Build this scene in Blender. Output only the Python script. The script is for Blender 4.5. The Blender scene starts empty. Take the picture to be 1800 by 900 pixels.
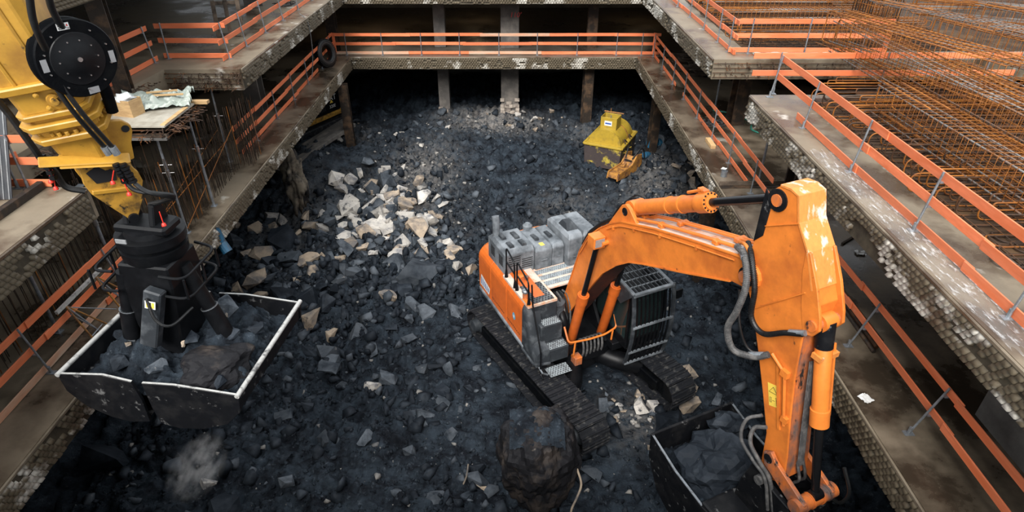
import bpy, bmesh, math, random
import numpy as np
from mathutils import Vector, Matrix, Euler, noise as mnoise

random.seed(7); RNG = np.random.default_rng(11)
scene = bpy.context.scene
COL = scene.collection

# ---------------------------------------------------------------- camera, sky, sun, exposure
cam_d = bpy.data.cameras.new('camera'); cam = bpy.data.objects.new('camera', cam_d); COL.objects.link(cam)
cam.location = (0, 0, 0); cam.rotation_euler = (math.radians(90 - 32.7), 0, 0)
cam_d.sensor_width = 36; cam_d.lens = 36 * 1090 / 1800; cam_d.clip_start = .1; cam_d.clip_end = 300
scene.camera = cam
world = bpy.data.worlds.new('overcast_sky'); scene.world = world; world.use_nodes = True
wn = world.node_tree; bg = wn.nodes['Background']
tc = wn.nodes.new('ShaderNodeTexCoord'); sx = wn.nodes.new('ShaderNodeSeparateXYZ')
rp = wn.nodes.new('ShaderNodeValToRGB')
wn.links.new(tc.outputs['Generated'], sx.inputs[0]); wn.links.new(sx.outputs['Z'], rp.inputs[0])
rp.color_ramp.elements[0].position = 0.0; rp.color_ramp.elements[0].color = (.62, .66, .70, 1)
rp.color_ramp.elements[1].position = 1.0; rp.color_ramp.elements[1].color = (.95, 1.0, 1.04, 1)
wn.links.new(rp.outputs[0], bg.inputs['Color']); bg.inputs['Strength'].default_value = .80
sun_d = bpy.data.lights.new('sun', 'SUN'); sun = bpy.data.objects.new('sun', sun_d); COL.objects.link(sun)
sun_d.energy = 3.0; sun_d.angle = math.radians(34); sun_d.color = (1, .97, .93)
sun.location = (0, 0, 30); sun.rotation_euler = (math.radians(46), 0, math.radians(-14))
vs = scene.view_settings
scene.display_settings.display_device = 'sRGB'
vs.view_transform = 'Standard'; vs.look = 'None'; vs.gamma = 1; vs.use_curve_mapping = False
vs.exposure = 0.95

# ---------------------------------------------------------------- camera maths: the survey of the site was taken from the photograph
PF = 1090.; PP = math.radians(32.7)
def ray(u, v):
    a = (u - 900) / PF; b = (450 - v) / PF
    return Vector((a, math.cos(PP) + b * math.sin(PP), -math.sin(PP) + b * math.cos(PP)))
def uz(u, v, z): r = ray(u, v); return r * (z / r.z)
def uy(u, v, y): r = ray(u, v); return r * (y / r.y)

# ---------------------------------------------------------------- mesh helpers
class MB:
    def __init__(s): s.v = []; s.f = []
    def add(s, vs_, fs): n = len(s.v); s.v += [tuple(p) for p in vs_]; s.f += [tuple(i + n for i in f) for f in fs]; return s
    def box(s, c, d, R=None):
        c = Vector(c); h = [x / 2 for x in d]
        ps = [Vector((x * h[0], y * h[1], z * h[2])) for z in (-1, 1) for y in (-1, 1) for x in (-1, 1)]
        if R is not None: ps = [R @ p for p in ps]
        return s.add([c + p for p in ps], [(0, 2, 3, 1), (4, 5, 7, 6), (0, 1, 5, 4), (2, 6, 7, 3), (0, 4, 6, 2), (1, 3, 7, 5)])
    def bb(s, a, b): return s.box([(x + y) / 2 for x, y in zip(a, b)], [abs(y - x) for x, y in zip(a, b)])
    def frame(s, d, up=(0, 0, 1)):
        d = Vector(d).normalized(); up = Vector(up)
        if abs(d.dot(up.normalized())) > .98: up = Vector((1, 0, 0)) if abs(d.x) < .9 else Vector((0, 1, 0))
        a = up.cross(d).normalized(); b = d.cross(a).normalized(); return d, a, b
    def beam(s, p, q, w, h, up=(0, 0, 1)):
        p = Vector(p); q = Vector(q); d, a, b = s.frame(q - p, up); L = (q - p).length
        R = Matrix((a, d, b)).transposed()
        return s.box((p + q) / 2, (w, L, h), R)
    def tube(s, pts, r, n=8, closed=False, cap=True):
        pts = [Vector(p) for p in pts]; N = len(pts)
        if not isinstance(r, (list, tuple)): r = [r] * N
        prev = None; rings = []
        for i in range(N):
            if closed: t = pts[(i + 1) % N] - pts[i - 1]
            else: t = pts[min(i + 1, N - 1)] - pts[max(i - 1, 0)]
            t.normalize()
            if prev is None: _, a, b = s.frame(t)
            else:
                a = prev - t * prev.dot(t)
                if a.length < 1e-5: _, a, b = s.frame(t)
                a.normalize(); b = t.cross(a)
            prev = a
            rings.append([pts[i] + (a * math.cos(2 * math.pi * k / n) + b * math.sin(2 * math.pi * k / n)) * r[i] for k in range(n)])
        s.loft(rings, cap=cap and not closed, closed=closed); return s
    def loft(s, rings, cap=True, closed=False):
        n = len(rings[0]); vs_ = [p for R in rings for p in R]; m = len(rings); fs = []
        for i in range(m if closed else m - 1):
            j = (i + 1) % m
            for k in range(n):
                l = (k + 1) % n; fs.append((i * n + k, i * n + l, j * n + l, j * n + k))
        if cap: fs.append(tuple(range(n - 1, -1, -1))); fs.append(tuple((m - 1) * n + k for k in range(n)))
        return s.add(vs_, fs)
    def cyl(s, p, q, r0, r1=None, n=16): return s.tube([p, q], [r0, r0 if r1 is None else r1], n)
    def lathe(s, prof, c, axis=(0, 0, 1), n=24):
        c = Vector(c); d, a, b = s.frame(axis)
        return s.loft([[c + d * h + (a * math.cos(2 * math.pi * k / n) + b * math.sin(2 * math.pi * k / n)) * r for k in range(n)] for h, r in prof])
    def prism(s, poly, a0, a1, ax='y'):
        def P(p, t):
            if ax == 'y': return (p[0], t, p[1])
            if ax == 'x': return (t, p[0], p[1])
            return (p[0], p[1], t)
        return s.loft([[P(p, a0) for p in poly], [P(p, a1) for p in poly]])
    def build(s, name, mat, parent=None, bevel=0, smooth=False, seg=1):
        me = bpy.data.meshes.new(name); me.from_pydata(s.v, [], s.f)
        bm = bmesh.new(); bm.from_mesh(me)
        bmesh.ops.recalc_face_normals(bm, faces=bm.faces)
        if bevel:
            es = [e for e in bm.edges if len(e.link_faces) == 2 and e.calc_face_angle(0) > .55]
            bmesh.ops.bevel(bm, geom=es, offset=bevel, segments=seg, profile=.6, affect='EDGES', clamp_overlap=True)
        if smooth:
            for f in bm.faces: f.smooth = True
            for e in bm.edges:
                if len(e.link_faces) == 2 and e.calc_face_angle(0) > .7: e.smooth = False
        bm.to_mesh(me); bm.free()
        return link(name, me, mat, parent)
def link(name, me, mat=None, parent=None):
    if mat is not None and not me.materials: me.materials.append(mat)
    o = bpy.data.objects.new(name, me); COL.objects.link(o)
    if parent is not None: o.parent = parent
    return o
def tag(o, label=None, cat=None, group=None, kind=None):
    if label: o['label'] = label
    if cat: o['category'] = cat
    if group: o['group'] = group
    if kind: o['kind'] = kind
    return o
def empty(name, loc, rz=0., label=None, cat=None, group=None):
    o = bpy.data.objects.new(name, None); COL.objects.link(o); o.location = loc; o.rotation_euler = (0, 0, rz)
    o.empty_display_size = .1
    return tag(o, label, cat, group)
def dup(root, loc=None, rot=None, label=None):
    m = {}
    r = root.copy(); COL.objects.link(r)
    if loc is not None: r.location = loc
    if rot is not None: r.rotation_euler = rot
    if label: r['label'] = label
    for ch in list(root.children):
        c = ch.copy(); COL.objects.link(c); c.parent = r
        for g in list(ch.children):
            d = g.copy(); COL.objects.link(d); d.parent = c
    return r
def np_mesh(name, V, T, mat, smooth=False):
    me = bpy.data.meshes.new(name); V = np.asarray(V, np.float32); T = np.asarray(T, np.int32); k = T.shape[1]
    me.vertices.add(len(V)); me.vertices.foreach_set('co', V.ravel())
    me.loops.add(T.size); me.loops.foreach_set('vertex_index', T.ravel())
    me.polygons.add(len(T)); me.polygons.foreach_set('loop_start', np.arange(len(T), dtype=np.int32) * k)
    if smooth: me.polygons.foreach_set('use_smooth', np.ones(len(T), bool))
    me.update(calc_edges=True); me.materials.append(mat); return me
def arc(c, r, a0, a1, n, f):
    return [f(c[0] + r * math.cos(a0 + (a1 - a0) * i / n), c[1] + r * math.sin(a0 + (a1 - a0) * i / n)) for i in range(n + 1)]
def spline(pts, k=6):
    P = [Vector(p) for p in pts]; P = [2 * P[0] - P[1]] + P + [2 * P[-1] - P[-2]]; out = []
    for i in range(1, len(P) - 2):
        for j in range(k):
            t = j / k; a, b, c, d = P[i - 1:i + 3]
            out.append(.5 * ((2 * b) + (c - a) * t + (2 * a - 5 * b + 4 * c - d) * t * t + (3 * b - a - 3 * c + d) * t ** 3))
    out.append(P[-2]); return out

# ---------------------------------------------------------------- materials
def pm(name, base, other=None, thr=.55, soft=.08, scale=2., rough=.6, rough2=None, metal=0., bump=.15, bscale=25, third=None, thr3=.66, scale3=6., objrand=0., stretch=(1, 1, 1), spec=.5, detail=8):
    m = bpy.data.materials.new(name); m.use_nodes = True; t = m.node_tree; N = t.nodes; L = t.links; p = N['Principled BSDF']
    co = N.new('ShaderNodeTexCoord'); mp = N.new('ShaderNodeMapping'); mp.inputs['Scale'].default_value = stretch
    L.new(co.outputs['Object'], mp.inputs[0])
    oi = N.new('ShaderNodeObjectInfo'); ad = N.new('ShaderNodeVectorMath'); ad.operation = 'MULTIPLY_ADD'
    L.new(oi.outputs['Random'], ad.inputs[0]); ad.inputs[1].default_value = (37, 53, 71); L.new(mp.outputs[0], ad.inputs[2])
    vec = ad.outputs[0]
    def noise(sc, de=detail):
        n = N.new('ShaderNodeTexNoise'); n.inputs['Scale'].default_value = sc; n.inputs['Detail'].default_value = de; n.inputs['Roughness'].default_value = .62
        L.new(vec, n.inputs['Vector']); return n.outputs['Fac']
    def ramp(src, a, b):
        r = N.new('ShaderNodeMapRange'); r.inputs[1].default_value = a; r.inputs[2].default_value = b; L.new(src, r.inputs[0]); return r.outputs[0]
    def mix(f, a, b):
        x = N.new('ShaderNodeMix'); x.data_type = 'RGBA'
        if isinstance(f, float): x.inputs[0].default_value = f
        else: L.new(f, x.inputs[0])
        for q, i in ((a, 6), (b, 7)):
            if isinstance(q, tuple): x.inputs[i].default_value = (*q, 1)
            else: L.new(q, x.inputs[i])
        return x.outputs[2]
    c = mix(ramp(noise(scale * 3.1, 4), .3, .7), tuple(x * .86 for x in base), tuple(min(1, x * 1.1) for x in base))
    if objrand:
        h = N.new('ShaderNodeHueSaturation'); L.new(c, h.inputs['Color'])
        L.new(ramp(oi.outputs['Random'], -.0, 1.), h.inputs['Value']); r = h.inputs['Value'].links[0].from_node
        r.inputs[3].default_value = 1 - objrand; r.inputs[4].default_value = 1 + objrand; c = h.outputs[0]
    p.inputs['Roughness'].default_value = rough
    if other:
        f = ramp(noise(scale), thr - soft, thr + soft); c = mix(f, c, other)
        if rough2 is not None:
            r = N.new('ShaderNodeMapRange'); L.new(f, r.inputs[0]); r.inputs[3].default_value = rough; r.inputs[4].default_value = rough2; L.new(r.outputs[0], p.inputs['Roughness'])
    if third: c = mix(ramp(noise(scale3), thr3 - .04, thr3 + .04), c, third)
    L.new(c, p.inputs['Base Color']); p.inputs['Metallic'].default_value = metal
    p.inputs['Specular IOR Level'].default_value = spec
    if bump:
        b = N.new('ShaderNodeBump'); b.inputs['Strength'].default_value = bump; b.inputs['Distance'].default_value = .03
        L.new(noise(bscale, 6), b.inputs['Height']); L.new(b.outputs[0], p.inputs['Normal'])
    return m
ORANGE = (.66, .185, .028)
M = dict(
 orange=pm('orange_paint', ORANGE, (.40, .10, .02), .60, .12, 1.1, rough=.42, third=(.025, .018, .015), thr3=.695, scale3=3.2, bump=.05),
 orange_deck=pm('sun_bleached_orange_deck', (.62, .50, .42), (.62, .22, .06), .60, .08, 2.4, rough=.5, bump=.05),
 orange_worn=pm('worn_orange_paint', (.58, .15, .03), (.12, .085, .075), .52, .1, 2.2, rough=.5, third=(.02, .016, .015), thr3=.62, scale3=5, bump=.1, stretch=(1, 1, .5)),
 orange_side=pm('orange_side_paint', (.60, .125, .018), (.45, .09, .015), .6, .1, 1.5, rough=.4, bump=.03),
 maroon=pm('dark_red_underside', (.10, .025, .016), (.03, .015, .012), .5, .15, 2, rough=.7),  # boom underside, darker and redder than its sides
 worn_white=pm('bare_scuffed_plate', (.66, .23, .05), (.66, .60, .52), .60, .05, 4, rough=.5, stretch=(1, 1, .4)),
 yellow=pm('yellow_paint', (.47, .25, .030), (.28, .135, .02), .58, .12, 1.6, rough=.42, third=(.05, .032, .015), thr3=.70, scale3=4.5, bump=.06),
 yellow_dirty=pm('dirty_yellow_paint', (.45, .235, .03), (.10, .055, .015), .55, .1, 3.2, rough=.5, third=(.02, .015, .01), thr3=.62, scale3=7, bump=.1),
 skip_yellow=pm('skip_yellow_paint', (.38, .255, .025), (.20, .14, .03), .60, .08, 2.2, rough=.55, third=(.03, .025, .02), thr3=.70, scale3=5),
 skip_side=pm('scraped_skip_plate', (.055, .042, .04), (.46, .35, .05), .60, .06, 2.6, rough=.6),
 rust_yellow=pm('rusted_yellow_paint', (.42, .19, .03), (.11, .045, .02), .5, .12, 4, rough=.6),
 black=pm('black_paint', (.004, .0045, .0055), (.008, .0085, .010), .58, .12, 3, rough=.42, bump=.05),
 matt_black=pm('matt_black', (.0025, .003, .004), (.005, .0055, .006), .55, .1, 4, rough=.5),
 charcoal=pm('charcoal_panel', (.026, .030, .035), (.105, .115, .125), .60, .12, 2.2, rough=.5, bump=.06),
 grey_top=pm('dusty_grey_hood', (.085, .096, .107), (.22, .24, .26), .53, .12, 2.0, rough=.5, bump=.06),
 tread=pm('anti_slip_plate', (.30, .34, .36), (.14, .15, .16), .55, .1, 5, rough=.5),
 dark_tread=pm('dark_step_plate', (.05, .055, .06), (.16, .17, .175), .57, .1, 5, rough=.45),
 hole=pm('hole_black', (.006, .006, .007), rough=.8, bump=0),
 rubber=pm('rubber_hose', (.004, .0045, .005), (.012, .013, .014), .62, .1, 6, rough=.5),
 grey_hose=pm('dusty_hose', (.055, .055, .056), (.13, .125, .12), .55, .1, 7, rough=.6),
 chrome=pm('dark_chrome_rod', (.018, .018, .02), rough=.2, metal=.6, bump=0),
 steel=pm('galvanised_steel', (.30, .33, .36), (.18, .19, .2), .55, .12, 8, rough=.42, metal=.6),
 bright=pm('bright_fitting', (.5, .5, .5), rough=.3, metal=.9, bump=0),
 track=pm('muddy_track_steel', (.014, .015, .018), (.07, .068, .065), .60, .06, 6, rough=.5, third=(.35, .30, .25), thr3=.72, scale3=9, bump=.2),
 dark_steel=pm('dirty_dark_steel', (.0045, .005, .0065), (.012, .012, .013), .56, .1, 3, rough=.5, third=(.12, .12, .12), thr3=.645, scale3=5, bump=.1),
 column_steel=pm('rusty_black_column', (.025, .019, .015), (.10, .06, .035), .58, .1, 2.5, rough=.55, third=(.30, .26, .22), thr3=.74, scale3=4, bump=.15),
 concrete=pm('wet_concrete', (.20, .163, .115), (.075, .052, .034), .515, .07, .55, rough=.5, rough2=.25, third=(.46, .43, .38), thr3=.665, scale3=.8, bump=.12, bscale=14, detail=10),
 concrete_wet_shaded=pm('shaded_wet_concrete', (.17, .135, .095), (.038, .028, .019), .49, .08, .5, rough=.5, rough2=.22, third=(.36, .33, .28), thr3=.68, scale3=.8, bump=.12, bscale=14, detail=10),  # wet, stained concrete; shade beneath the upper slabs darkens the colour too
 mortar=pm('crusted_mortar', (.24, .20, .15), (.035, .033, .033), .48, .08, 1.6, rough=.85, bump=.5, bscale=8),
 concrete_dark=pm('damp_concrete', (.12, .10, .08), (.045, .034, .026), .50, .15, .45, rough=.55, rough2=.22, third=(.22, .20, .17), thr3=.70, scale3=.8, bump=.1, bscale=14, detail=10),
 bare_concrete=pm('grey_concrete', (.17, .165, .155), (.09, .085, .08), .52, .12, .9, rough=.8),
 edge=pm('dimpled_edge_concrete', (.125, .10, .066), (.52, .49, .43), .575, .03, .8, rough=.6, third=(.10, .07, .045), thr3=.64, scale3=1.1, bump=.15, detail=5),
 edge_back=pm('dark_edge_joint', (.05, .042, .032), (.10, .085, .06), .5, .15, 3, rough=.8),
 column_concrete=pm('grey_concrete_column', (.10, .092, .085), (.19, .17, .15), .58, .1, 1.2, rough=.8, bump=.1),
 brick=pm('pale_stone_casing', (.36, .31, .26), (.10, .08, .07), .56, .08, 2.5, rough=.85, objrand=.2),
 board=pm('orange_painted_board', (.74, .20, .085), (.66, .15, .05), .55, .1, 1.5, rough=.55, objrand=.2, third=(.62, .40, .27), thr3=.73, scale3=2.2, stretch=(.5, 3, 3), bump=.08),
 board_pale=pm('bleached_orange_board', (.60, .30, .18), (.50, .36, .26), .52, .1, 2, rough=.65, objrand=.15, stretch=(.5, 3, 3)),
 timber=pm('raw_timber', (.52, .34, .16), (.36, .22, .10), .55, .12, 3, rough=.7, objrand=.15, stretch=(1, 1, 6)),
 old_timber=pm('weathered_timber', (.13, .10, .075), (.05, .04, .033), .52, .12, 3, rough=.8, objrand=.3),
 rebar=pm('rusty_rebar', (.31, .112, .017), (.15, .048, .012), .50, .12, 3.5, rough=.6, objrand=.25),
 rebar_grey=pm('grey_rebar', (.21, .205, .195), (.22, .085, .02), .54, .1, 2.5, rough=.45, metal=.3, objrand=.25),  # grey tone puts the wet highlights of the bars into the colour
 rebar_dark=pm('brown_rebar', (.045, .027, .018), (.15, .06, .02), .58, .1, 2, rough=.6, objrand=.3),
 tarp=pm('pale_green_plastic_sheet', (.36, .40, .355), (.24, .28, .25), .5, .15, 2, rough=.35, bump=.2, bscale=8),
 white=pm('white_plastic', (.72, .74, .74), rough=.5),
 white_bar=pm('muddy_white_bar', (.40, .40, .385), (.10, .10, .10), .58, .06, 5, rough=.5),
 red=pm('red_plastic', (.70, .035, .02), rough=.4), 
 blue=pm('blue_plastic', (.012, .085, .16), (.05, .06, .07), .60, .08, 4, rough=.5),
 green=pm('green_hose', (.03, .22, .16), rough=.5),
 silver=pm('grey_corrugated_sheet', (.21, .22, .225), (.14, .145, .15), .55, .1, 4, rough=.5),
 sheet_dark=pm('dark_corrugated_sheet', (.03, .034, .04), rough=.6),
 sticker=pm('yellow_sticker', (.80, .55, .08), rough=.5, bump=0), 
 label_white=pm('label_white', (.70, .70, .68), rough=.5, bump=0), label_grey=pm('label_grey', (.35, .36, .37), rough=.4, metal=.4, bump=0),
 print_black=pm('print_black', (.015, .015, .015), rough=.6, bump=0), print_blue=pm('print_blue', (.03, .09, .35), rough=.5, bump=0),
 badge_blue=pm('badge_blue', (.12, .35, .50), rough=.4, bump=0), print_red=pm('print_red', (.55, .05, .04), rough=.6, bump=0),
 rock_pale=pm('pale_limestone', (.44, .41, .37), (.17, .17, .18), .56, .09, 1.8, rough=.8, objrand=.3, third=(.06, .062, .07), thr3=.62, scale3=2.2, bump=.4, bscale=9),
 rock_tan=pm('tan_limestone', (.37, .295, .22), (.13, .12, .115), .54, .09, 1.8, rough=.8, objrand=.25, third=(.06, .06, .065), thr3=.63, scale3=2.2, bump=.4, bscale=9),
 rock_grey=pm('grey_rock', (.085, .097, .112), (.022, .028, .036), .53, .12, 1.6, rough=.7, objrand=.3, third=(.32, .30, .28), thr3=.70, scale3=3, bump=.4, bscale=9),
 rock_dark=pm('dark_rock', (.014, .018, .024), (.038, .046, .057), .57, .1, 1.6, rough=.6, objrand=.3, third=(.22, .19, .17), thr3=.74, scale3=3, bump=.4, bscale=9),
 boulder=pm('brown_black_boulder', (.013, .013, .015), (.050, .041, .036), .57, .07, 1.4, rough=.65, third=(.22, .19, .16), thr3=.72, scale3=2.2, bump=.6, bscale=6),
 clod=pm('dark_earth_clod', (.013, .0155, .020), (.030, .034, .042), .55, .1, .7, rough=.7, third=(.19, .175, .16), thr3=.745, scale3=1.3, bump=.4, bscale=18),
 plywood=pm('pale_plywood', (.40, .37, .31), (.26, .23, .18), .55, .1, 2, rough=.6),
 formply_shaded=pm('shaded_formwork_ply', (.055, .036, .024), (.12, .07, .035), .56, .1, 1.3, rough=.55, objrand=.3),
 gravel=pm('pale_gravel', (.27, .255, .235), (.12, .12, .12), .5, .12, 1.2, rough=.8, bump=.3, bscale=18),
)
SPEC = dict(rock_pale=.12, rock_tan=.12, rock_grey=.12, rock_dark=.12, boulder=.12, clod=.12, gravel=.12, old_timber=.12, edge_back=.12, mortar=.12, formply_shaded=.12, bare_concrete=.12, column_concrete=.12, charcoal=.3, grey_top=.35, dark_steel=.25, track=.25, rebar=.3, rebar_dark=.25, edge=.3, column_steel=.25, matt_black=.06, black=.2)
for k_, v_ in SPEC.items(): M[k_].node_tree.nodes['Principled BSDF'].inputs['Specular IOR Level'].default_value = v_
def glass(name, col, rough=.05):
    m = bpy.data.materials.new(name); m.use_nodes = True; p = m.node_tree.nodes['Principled BSDF']
    p.inputs['Base Color'].default_value = (*col, 1); p.inputs['Roughness'].default_value = rough; p.inputs['Specular IOR Level'].default_value = .6
    return m
M['glass'] = glass('tinted_cab_glass', (.018, .03, .03))
def film(name):
    m = bpy.data.materials.new(name); m.use_nodes = True; p = m.node_tree.nodes['Principled BSDF']
    p.inputs['Base Color'].default_value = (.80, .82, .83, 1); p.inputs['Roughness'].default_value = .2; t = m.node_tree
    co = t.nodes.new('ShaderNodeTexCoord'); mp = t.nodes.new('ShaderNodeMapping'); mp.inputs['Scale'].default_value = (3.2, .9, 1); mp.inputs['Rotation'].default_value = (0, 0, .5)
    n = t.nodes.new('ShaderNodeTexNoise'); n.inputs['Scale'].default_value = 4; n.inputs['Detail'].default_value = 9; n.inputs['Roughness'].default_value = .7; r = t.nodes.new('ShaderNodeMapRange')
    t.links.new(co.outputs['Object'], mp.inputs[0]); t.links.new(mp.outputs[0], n.inputs['Vector']); t.links.new(n.outputs['Fac'], r.inputs[0])
    r.inputs[1].default_value = .52; r.inputs[2].default_value = .72; r.inputs[3].default_value = .06; r.inputs[4].default_value = .75; t.links.new(r.outputs[0], p.inputs['Alpha'])
    return m
M['film'] = film('clear_polythene_film')
def emit(name, col, s):
    m = bpy.data.materials.new(name); m.use_nodes = True; p = m.node_tree.nodes['Principled BSDF']
    p.inputs['Emission Color'].default_value = (*col, 1); p.inputs['Emission Strength'].default_value = s; return m
M['lamp'] = emit('lit_lamp', (1, .72, .38), 6)
# ---------------------------------------------------------------- terrain
def vnoise(x, y, seed):
    r = np.random.default_rng(seed); T = r.random((256, 256))
    xi = np.floor(x).astype(int); yi = np.floor(y).astype(int); fx = x - xi; fy = y - yi
    fx = fx * fx * (3 - 2 * fx); fy = fy * fy * (3 - 2 * fy)
    a = T[xi % 256, yi % 256]; b = T[(xi + 1) % 256, yi % 256]; c = T[xi % 256, (yi + 1) % 256]; d = T[(xi + 1) % 256, (yi + 1) % 256]
    return (a * (1 - fx) + b * fx) * (1 - fy) + (c * (1 - fx) + d * fx) * fy - .5
def sstep(a, b, x): t = np.clip((x - a) / (b - a), 0, 1); return t * t * (3 - 2 * t)
def gauss(x, y, cx, cy, sx_, sy_): return np.exp(-((x - cx) / sx_) ** 2 - ((y - cy) / sy_) ** 2)
EX, EY, EZ = 2.05, 15.45, -14.0
def height(x, y, fine=True):
    x = np.asarray(x, float); y = np.asarray(y, float)
    z = -14.15 + 1.15 * sstep(25, 31.5, y) + .25 * sstep(33, 37, y)
    z = z + 1.0 * gauss(x, y, -4.6, 24.3, 2.3, 2.3) + .55 * gauss(x, y, -3.6, 20.6, 2.6, 2.4) + .45 * gauss(x, y, -7.5, 20.5, 2.2, 3.0)
    z = z + 1.5 * gauss(x, y, -10.0, 28.2, 2.6, 2.6) + .7 * gauss(x, y, -1.2, 35.2, 2.3, 1.1) + .5 * gauss(x, y, -3.6, 36, 1.2, 1.2)
    z = z + .8 * gauss(x, y, 7.6, 26.5, 1.6, 4.2) + .5 * gauss(x, y, 4.2, 33.6, .8, .8) + .5 * gauss(x, y, -10.8, 20, 2.2, 5)
    z = z - .75 * gauss(x, y, 5.2, 30.6, 1.9, 2.0) + .55 * gauss(x, y, -5.2, 25.6, 1.6, 1.3) - .35 * gauss(x, y, -6.4, 8.4, 2.0, 2.2) + .35 * gauss(x, y, -2.5, 11.5, 2.5, 2) + .5 * gauss(x, y, 6.2, 17.5, 1.4, 2.5)
    dig = gauss(x, y, EX + .6, EY - .8, 4.3, 4.3); dig = np.clip(dig * 1.9, 0, 1)
    rough = 1 - .75 * dig
    n = .55 * vnoise(x / 2.3, y / 2.3, 1) + .34 * vnoise(x / 1.0, y / 1.0, 2)
    if fine:
        q = np.abs(vnoise(x / .42, y / .42, 3)) * -.5 + .1
        n = n + q * 1.0 + .42 * (np.abs(vnoise(x / .26, y / .26, 4)) - .2) + .25 * vnoise(x / .14, y / .14, 5) + .26 * (np.abs(vnoise(x / .75 + 9, y / .75, 6)) - .2)
    smooth = 1 - .65 * gauss(x, y, -9, 27.5, 2, 2.4) - .35 * gauss(x, y, 1.5, 28, 3.5, 4)
    rut = .07 * np.sin(x * 5.2 + .35 * y) * gauss(x, y, 1.6, 26, 1.8, 3.2)
    zz = z * (1 - dig) + dig * (EZ - .05) + n * rough * smooth * .95 + rut
    return zz
def hz_(x, y): return float(height(np.array([x]), np.array([y]))[0])
def to_ground(u, v, it=14):
    z = -13.7
    for _ in range(it):
        p = uz(u, v, z); z = .5 * z + .5 * float(height(np.array([p.x]), np.array([p.y]), False)[0])
    return uz(u, v, z)
xs = np.concatenate([np.arange(-15, -9, .11), np.arange(-9, 7.4, .065), np.arange(7.4, 12, .12)])
ys = [4.0]
while ys[-1] < 44: ys.append(ys[-1] + (.09 if ys[-1] < 9 else .055 if ys[-1] < 14 else .065 if ys[-1] < 24 else .085 if ys[-1] < 34 else .2))
ys = np.array(ys); GX, GY = np.meshgrid(xs, ys); GZ = height(GX, GY)
nx, ny = len(xs), len(ys); idx = np.arange(nx * ny).reshape(ny, nx)
quads = np.stack([idx[:-1, :-1], idx[:-1, 1:], idx[1:, 1:], idx[1:, :-1]], -1).reshape(-1, 4)
def ground_mat():
    if 'black_wet_rubble_earth' in bpy.data.materials: return bpy.data.materials['black_wet_rubble_earth']
    m = bpy.data.materials.new('black_wet_rubble_earth'); m.use_nodes = True; t = m.node_tree; N = t.nodes; L = t.links; p = N['Principled BSDF']
    co = N.new('ShaderNodeTexCoord'); at = N.new('ShaderNodeAttribute'); at.attribute_name = 'dust'
    def noise(sc, de=8):
        n = N.new('ShaderNodeTexNoise'); n.inputs['Scale'].default_value = sc; n.inputs['Detail'].default_value = de; n.inputs['Roughness'].default_value = .68; L.new(co.outputs['Object'], n.inputs['Vector']); return n.outputs['Fac']
    def ramp(src, a, b):
        r = N.new('ShaderNodeMapRange'); r.inputs[1].default_value = a; r.inputs[2].default_value = b; L.new(src, r.inputs[0]); return r.outputs[0]
    def mix(f, a, b):
        x = N.new('ShaderNodeMix'); x.data_type = 'RGBA'; L.new(f, x.inputs[0])
        for q, i in ((a, 6), (b, 7)):
            if isinstance(q, tuple): x.inputs[i].default_value = (*q, 1)
            else: L.new(q, x.inputs[i])
        return x.outputs[2]
    c = mix(ramp(noise(1.6, 10), .40, .62), (.0050, .0070, .0108), (.029, .040, .053))  # lighter blue-grey patches put the ground's highlights into the colour
    c = mix(ramp(noise(6, 10), .58, .70), c, (.075, .090, .108))
    c = mix(ramp(noise(13, 10), .66, .72), c, (.20, .185, .17))
    mu = N.new('ShaderNodeMath'); mu.operation = 'MULTIPLY'; L.new(at.outputs['Fac'], mu.inputs[0]); L.new(ramp(noise(4, 10), .36, .60), mu.inputs[1])
    c = mix(mu.outputs[0], c, (.21, .195, .18))
    L.new(c, p.inputs['Base Color']); p.inputs['Roughness'].default_value = .62; p.inputs['Specular IOR Level'].default_value = .16
    b = N.new('ShaderNodeBump'); b.inputs['Strength'].default_value = .8; b.inputs['Distance'].default_value = .10; L.new(noise(11, 12), b.inputs['Height']); L.new(b.outputs[0], p.inputs['Normal'])
    return m
gm = np_mesh('pit_ground', np.stack([GX, GY, GZ], -1).reshape(-1, 3), quads, ground_mat(), False)
dust = (.9 * gauss(GX, GY, -1.0, 34.3, 2.6, 1.3) + .7 * gauss(GX, GY, 7.2, 26.6, 1.5, 3.6) + .55 * gauss(GX, GY, -5.0, 25, 2.4, 3.2) + .55 * gauss(GX, GY, -4.5, 29.5, 1.6, 2.2)
        + .35 * gauss(GX, GY, -9.0, 32.5, 1.6, 1.6) + .45 * gauss(GX, GY, 3.6, 12.8, 1.2, 1.0) + .35 * gauss(GX, GY, 2.6, 25.5, 1.6, 2.0) + .4 * gauss(GX, GY, -9.6, 23.5, 1.3, 3.5) + .3 * gauss(GX, GY, 4.1, 33, 1, 1))
at = gm.attributes.new('dust', 'FLOAT', 'POINT'); at.data.foreach_set('value', np.clip(dust, 0, 1).astype(np.float32).ravel())
ground = link('pit_ground', gm); tag(ground, kind='structure')

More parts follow.
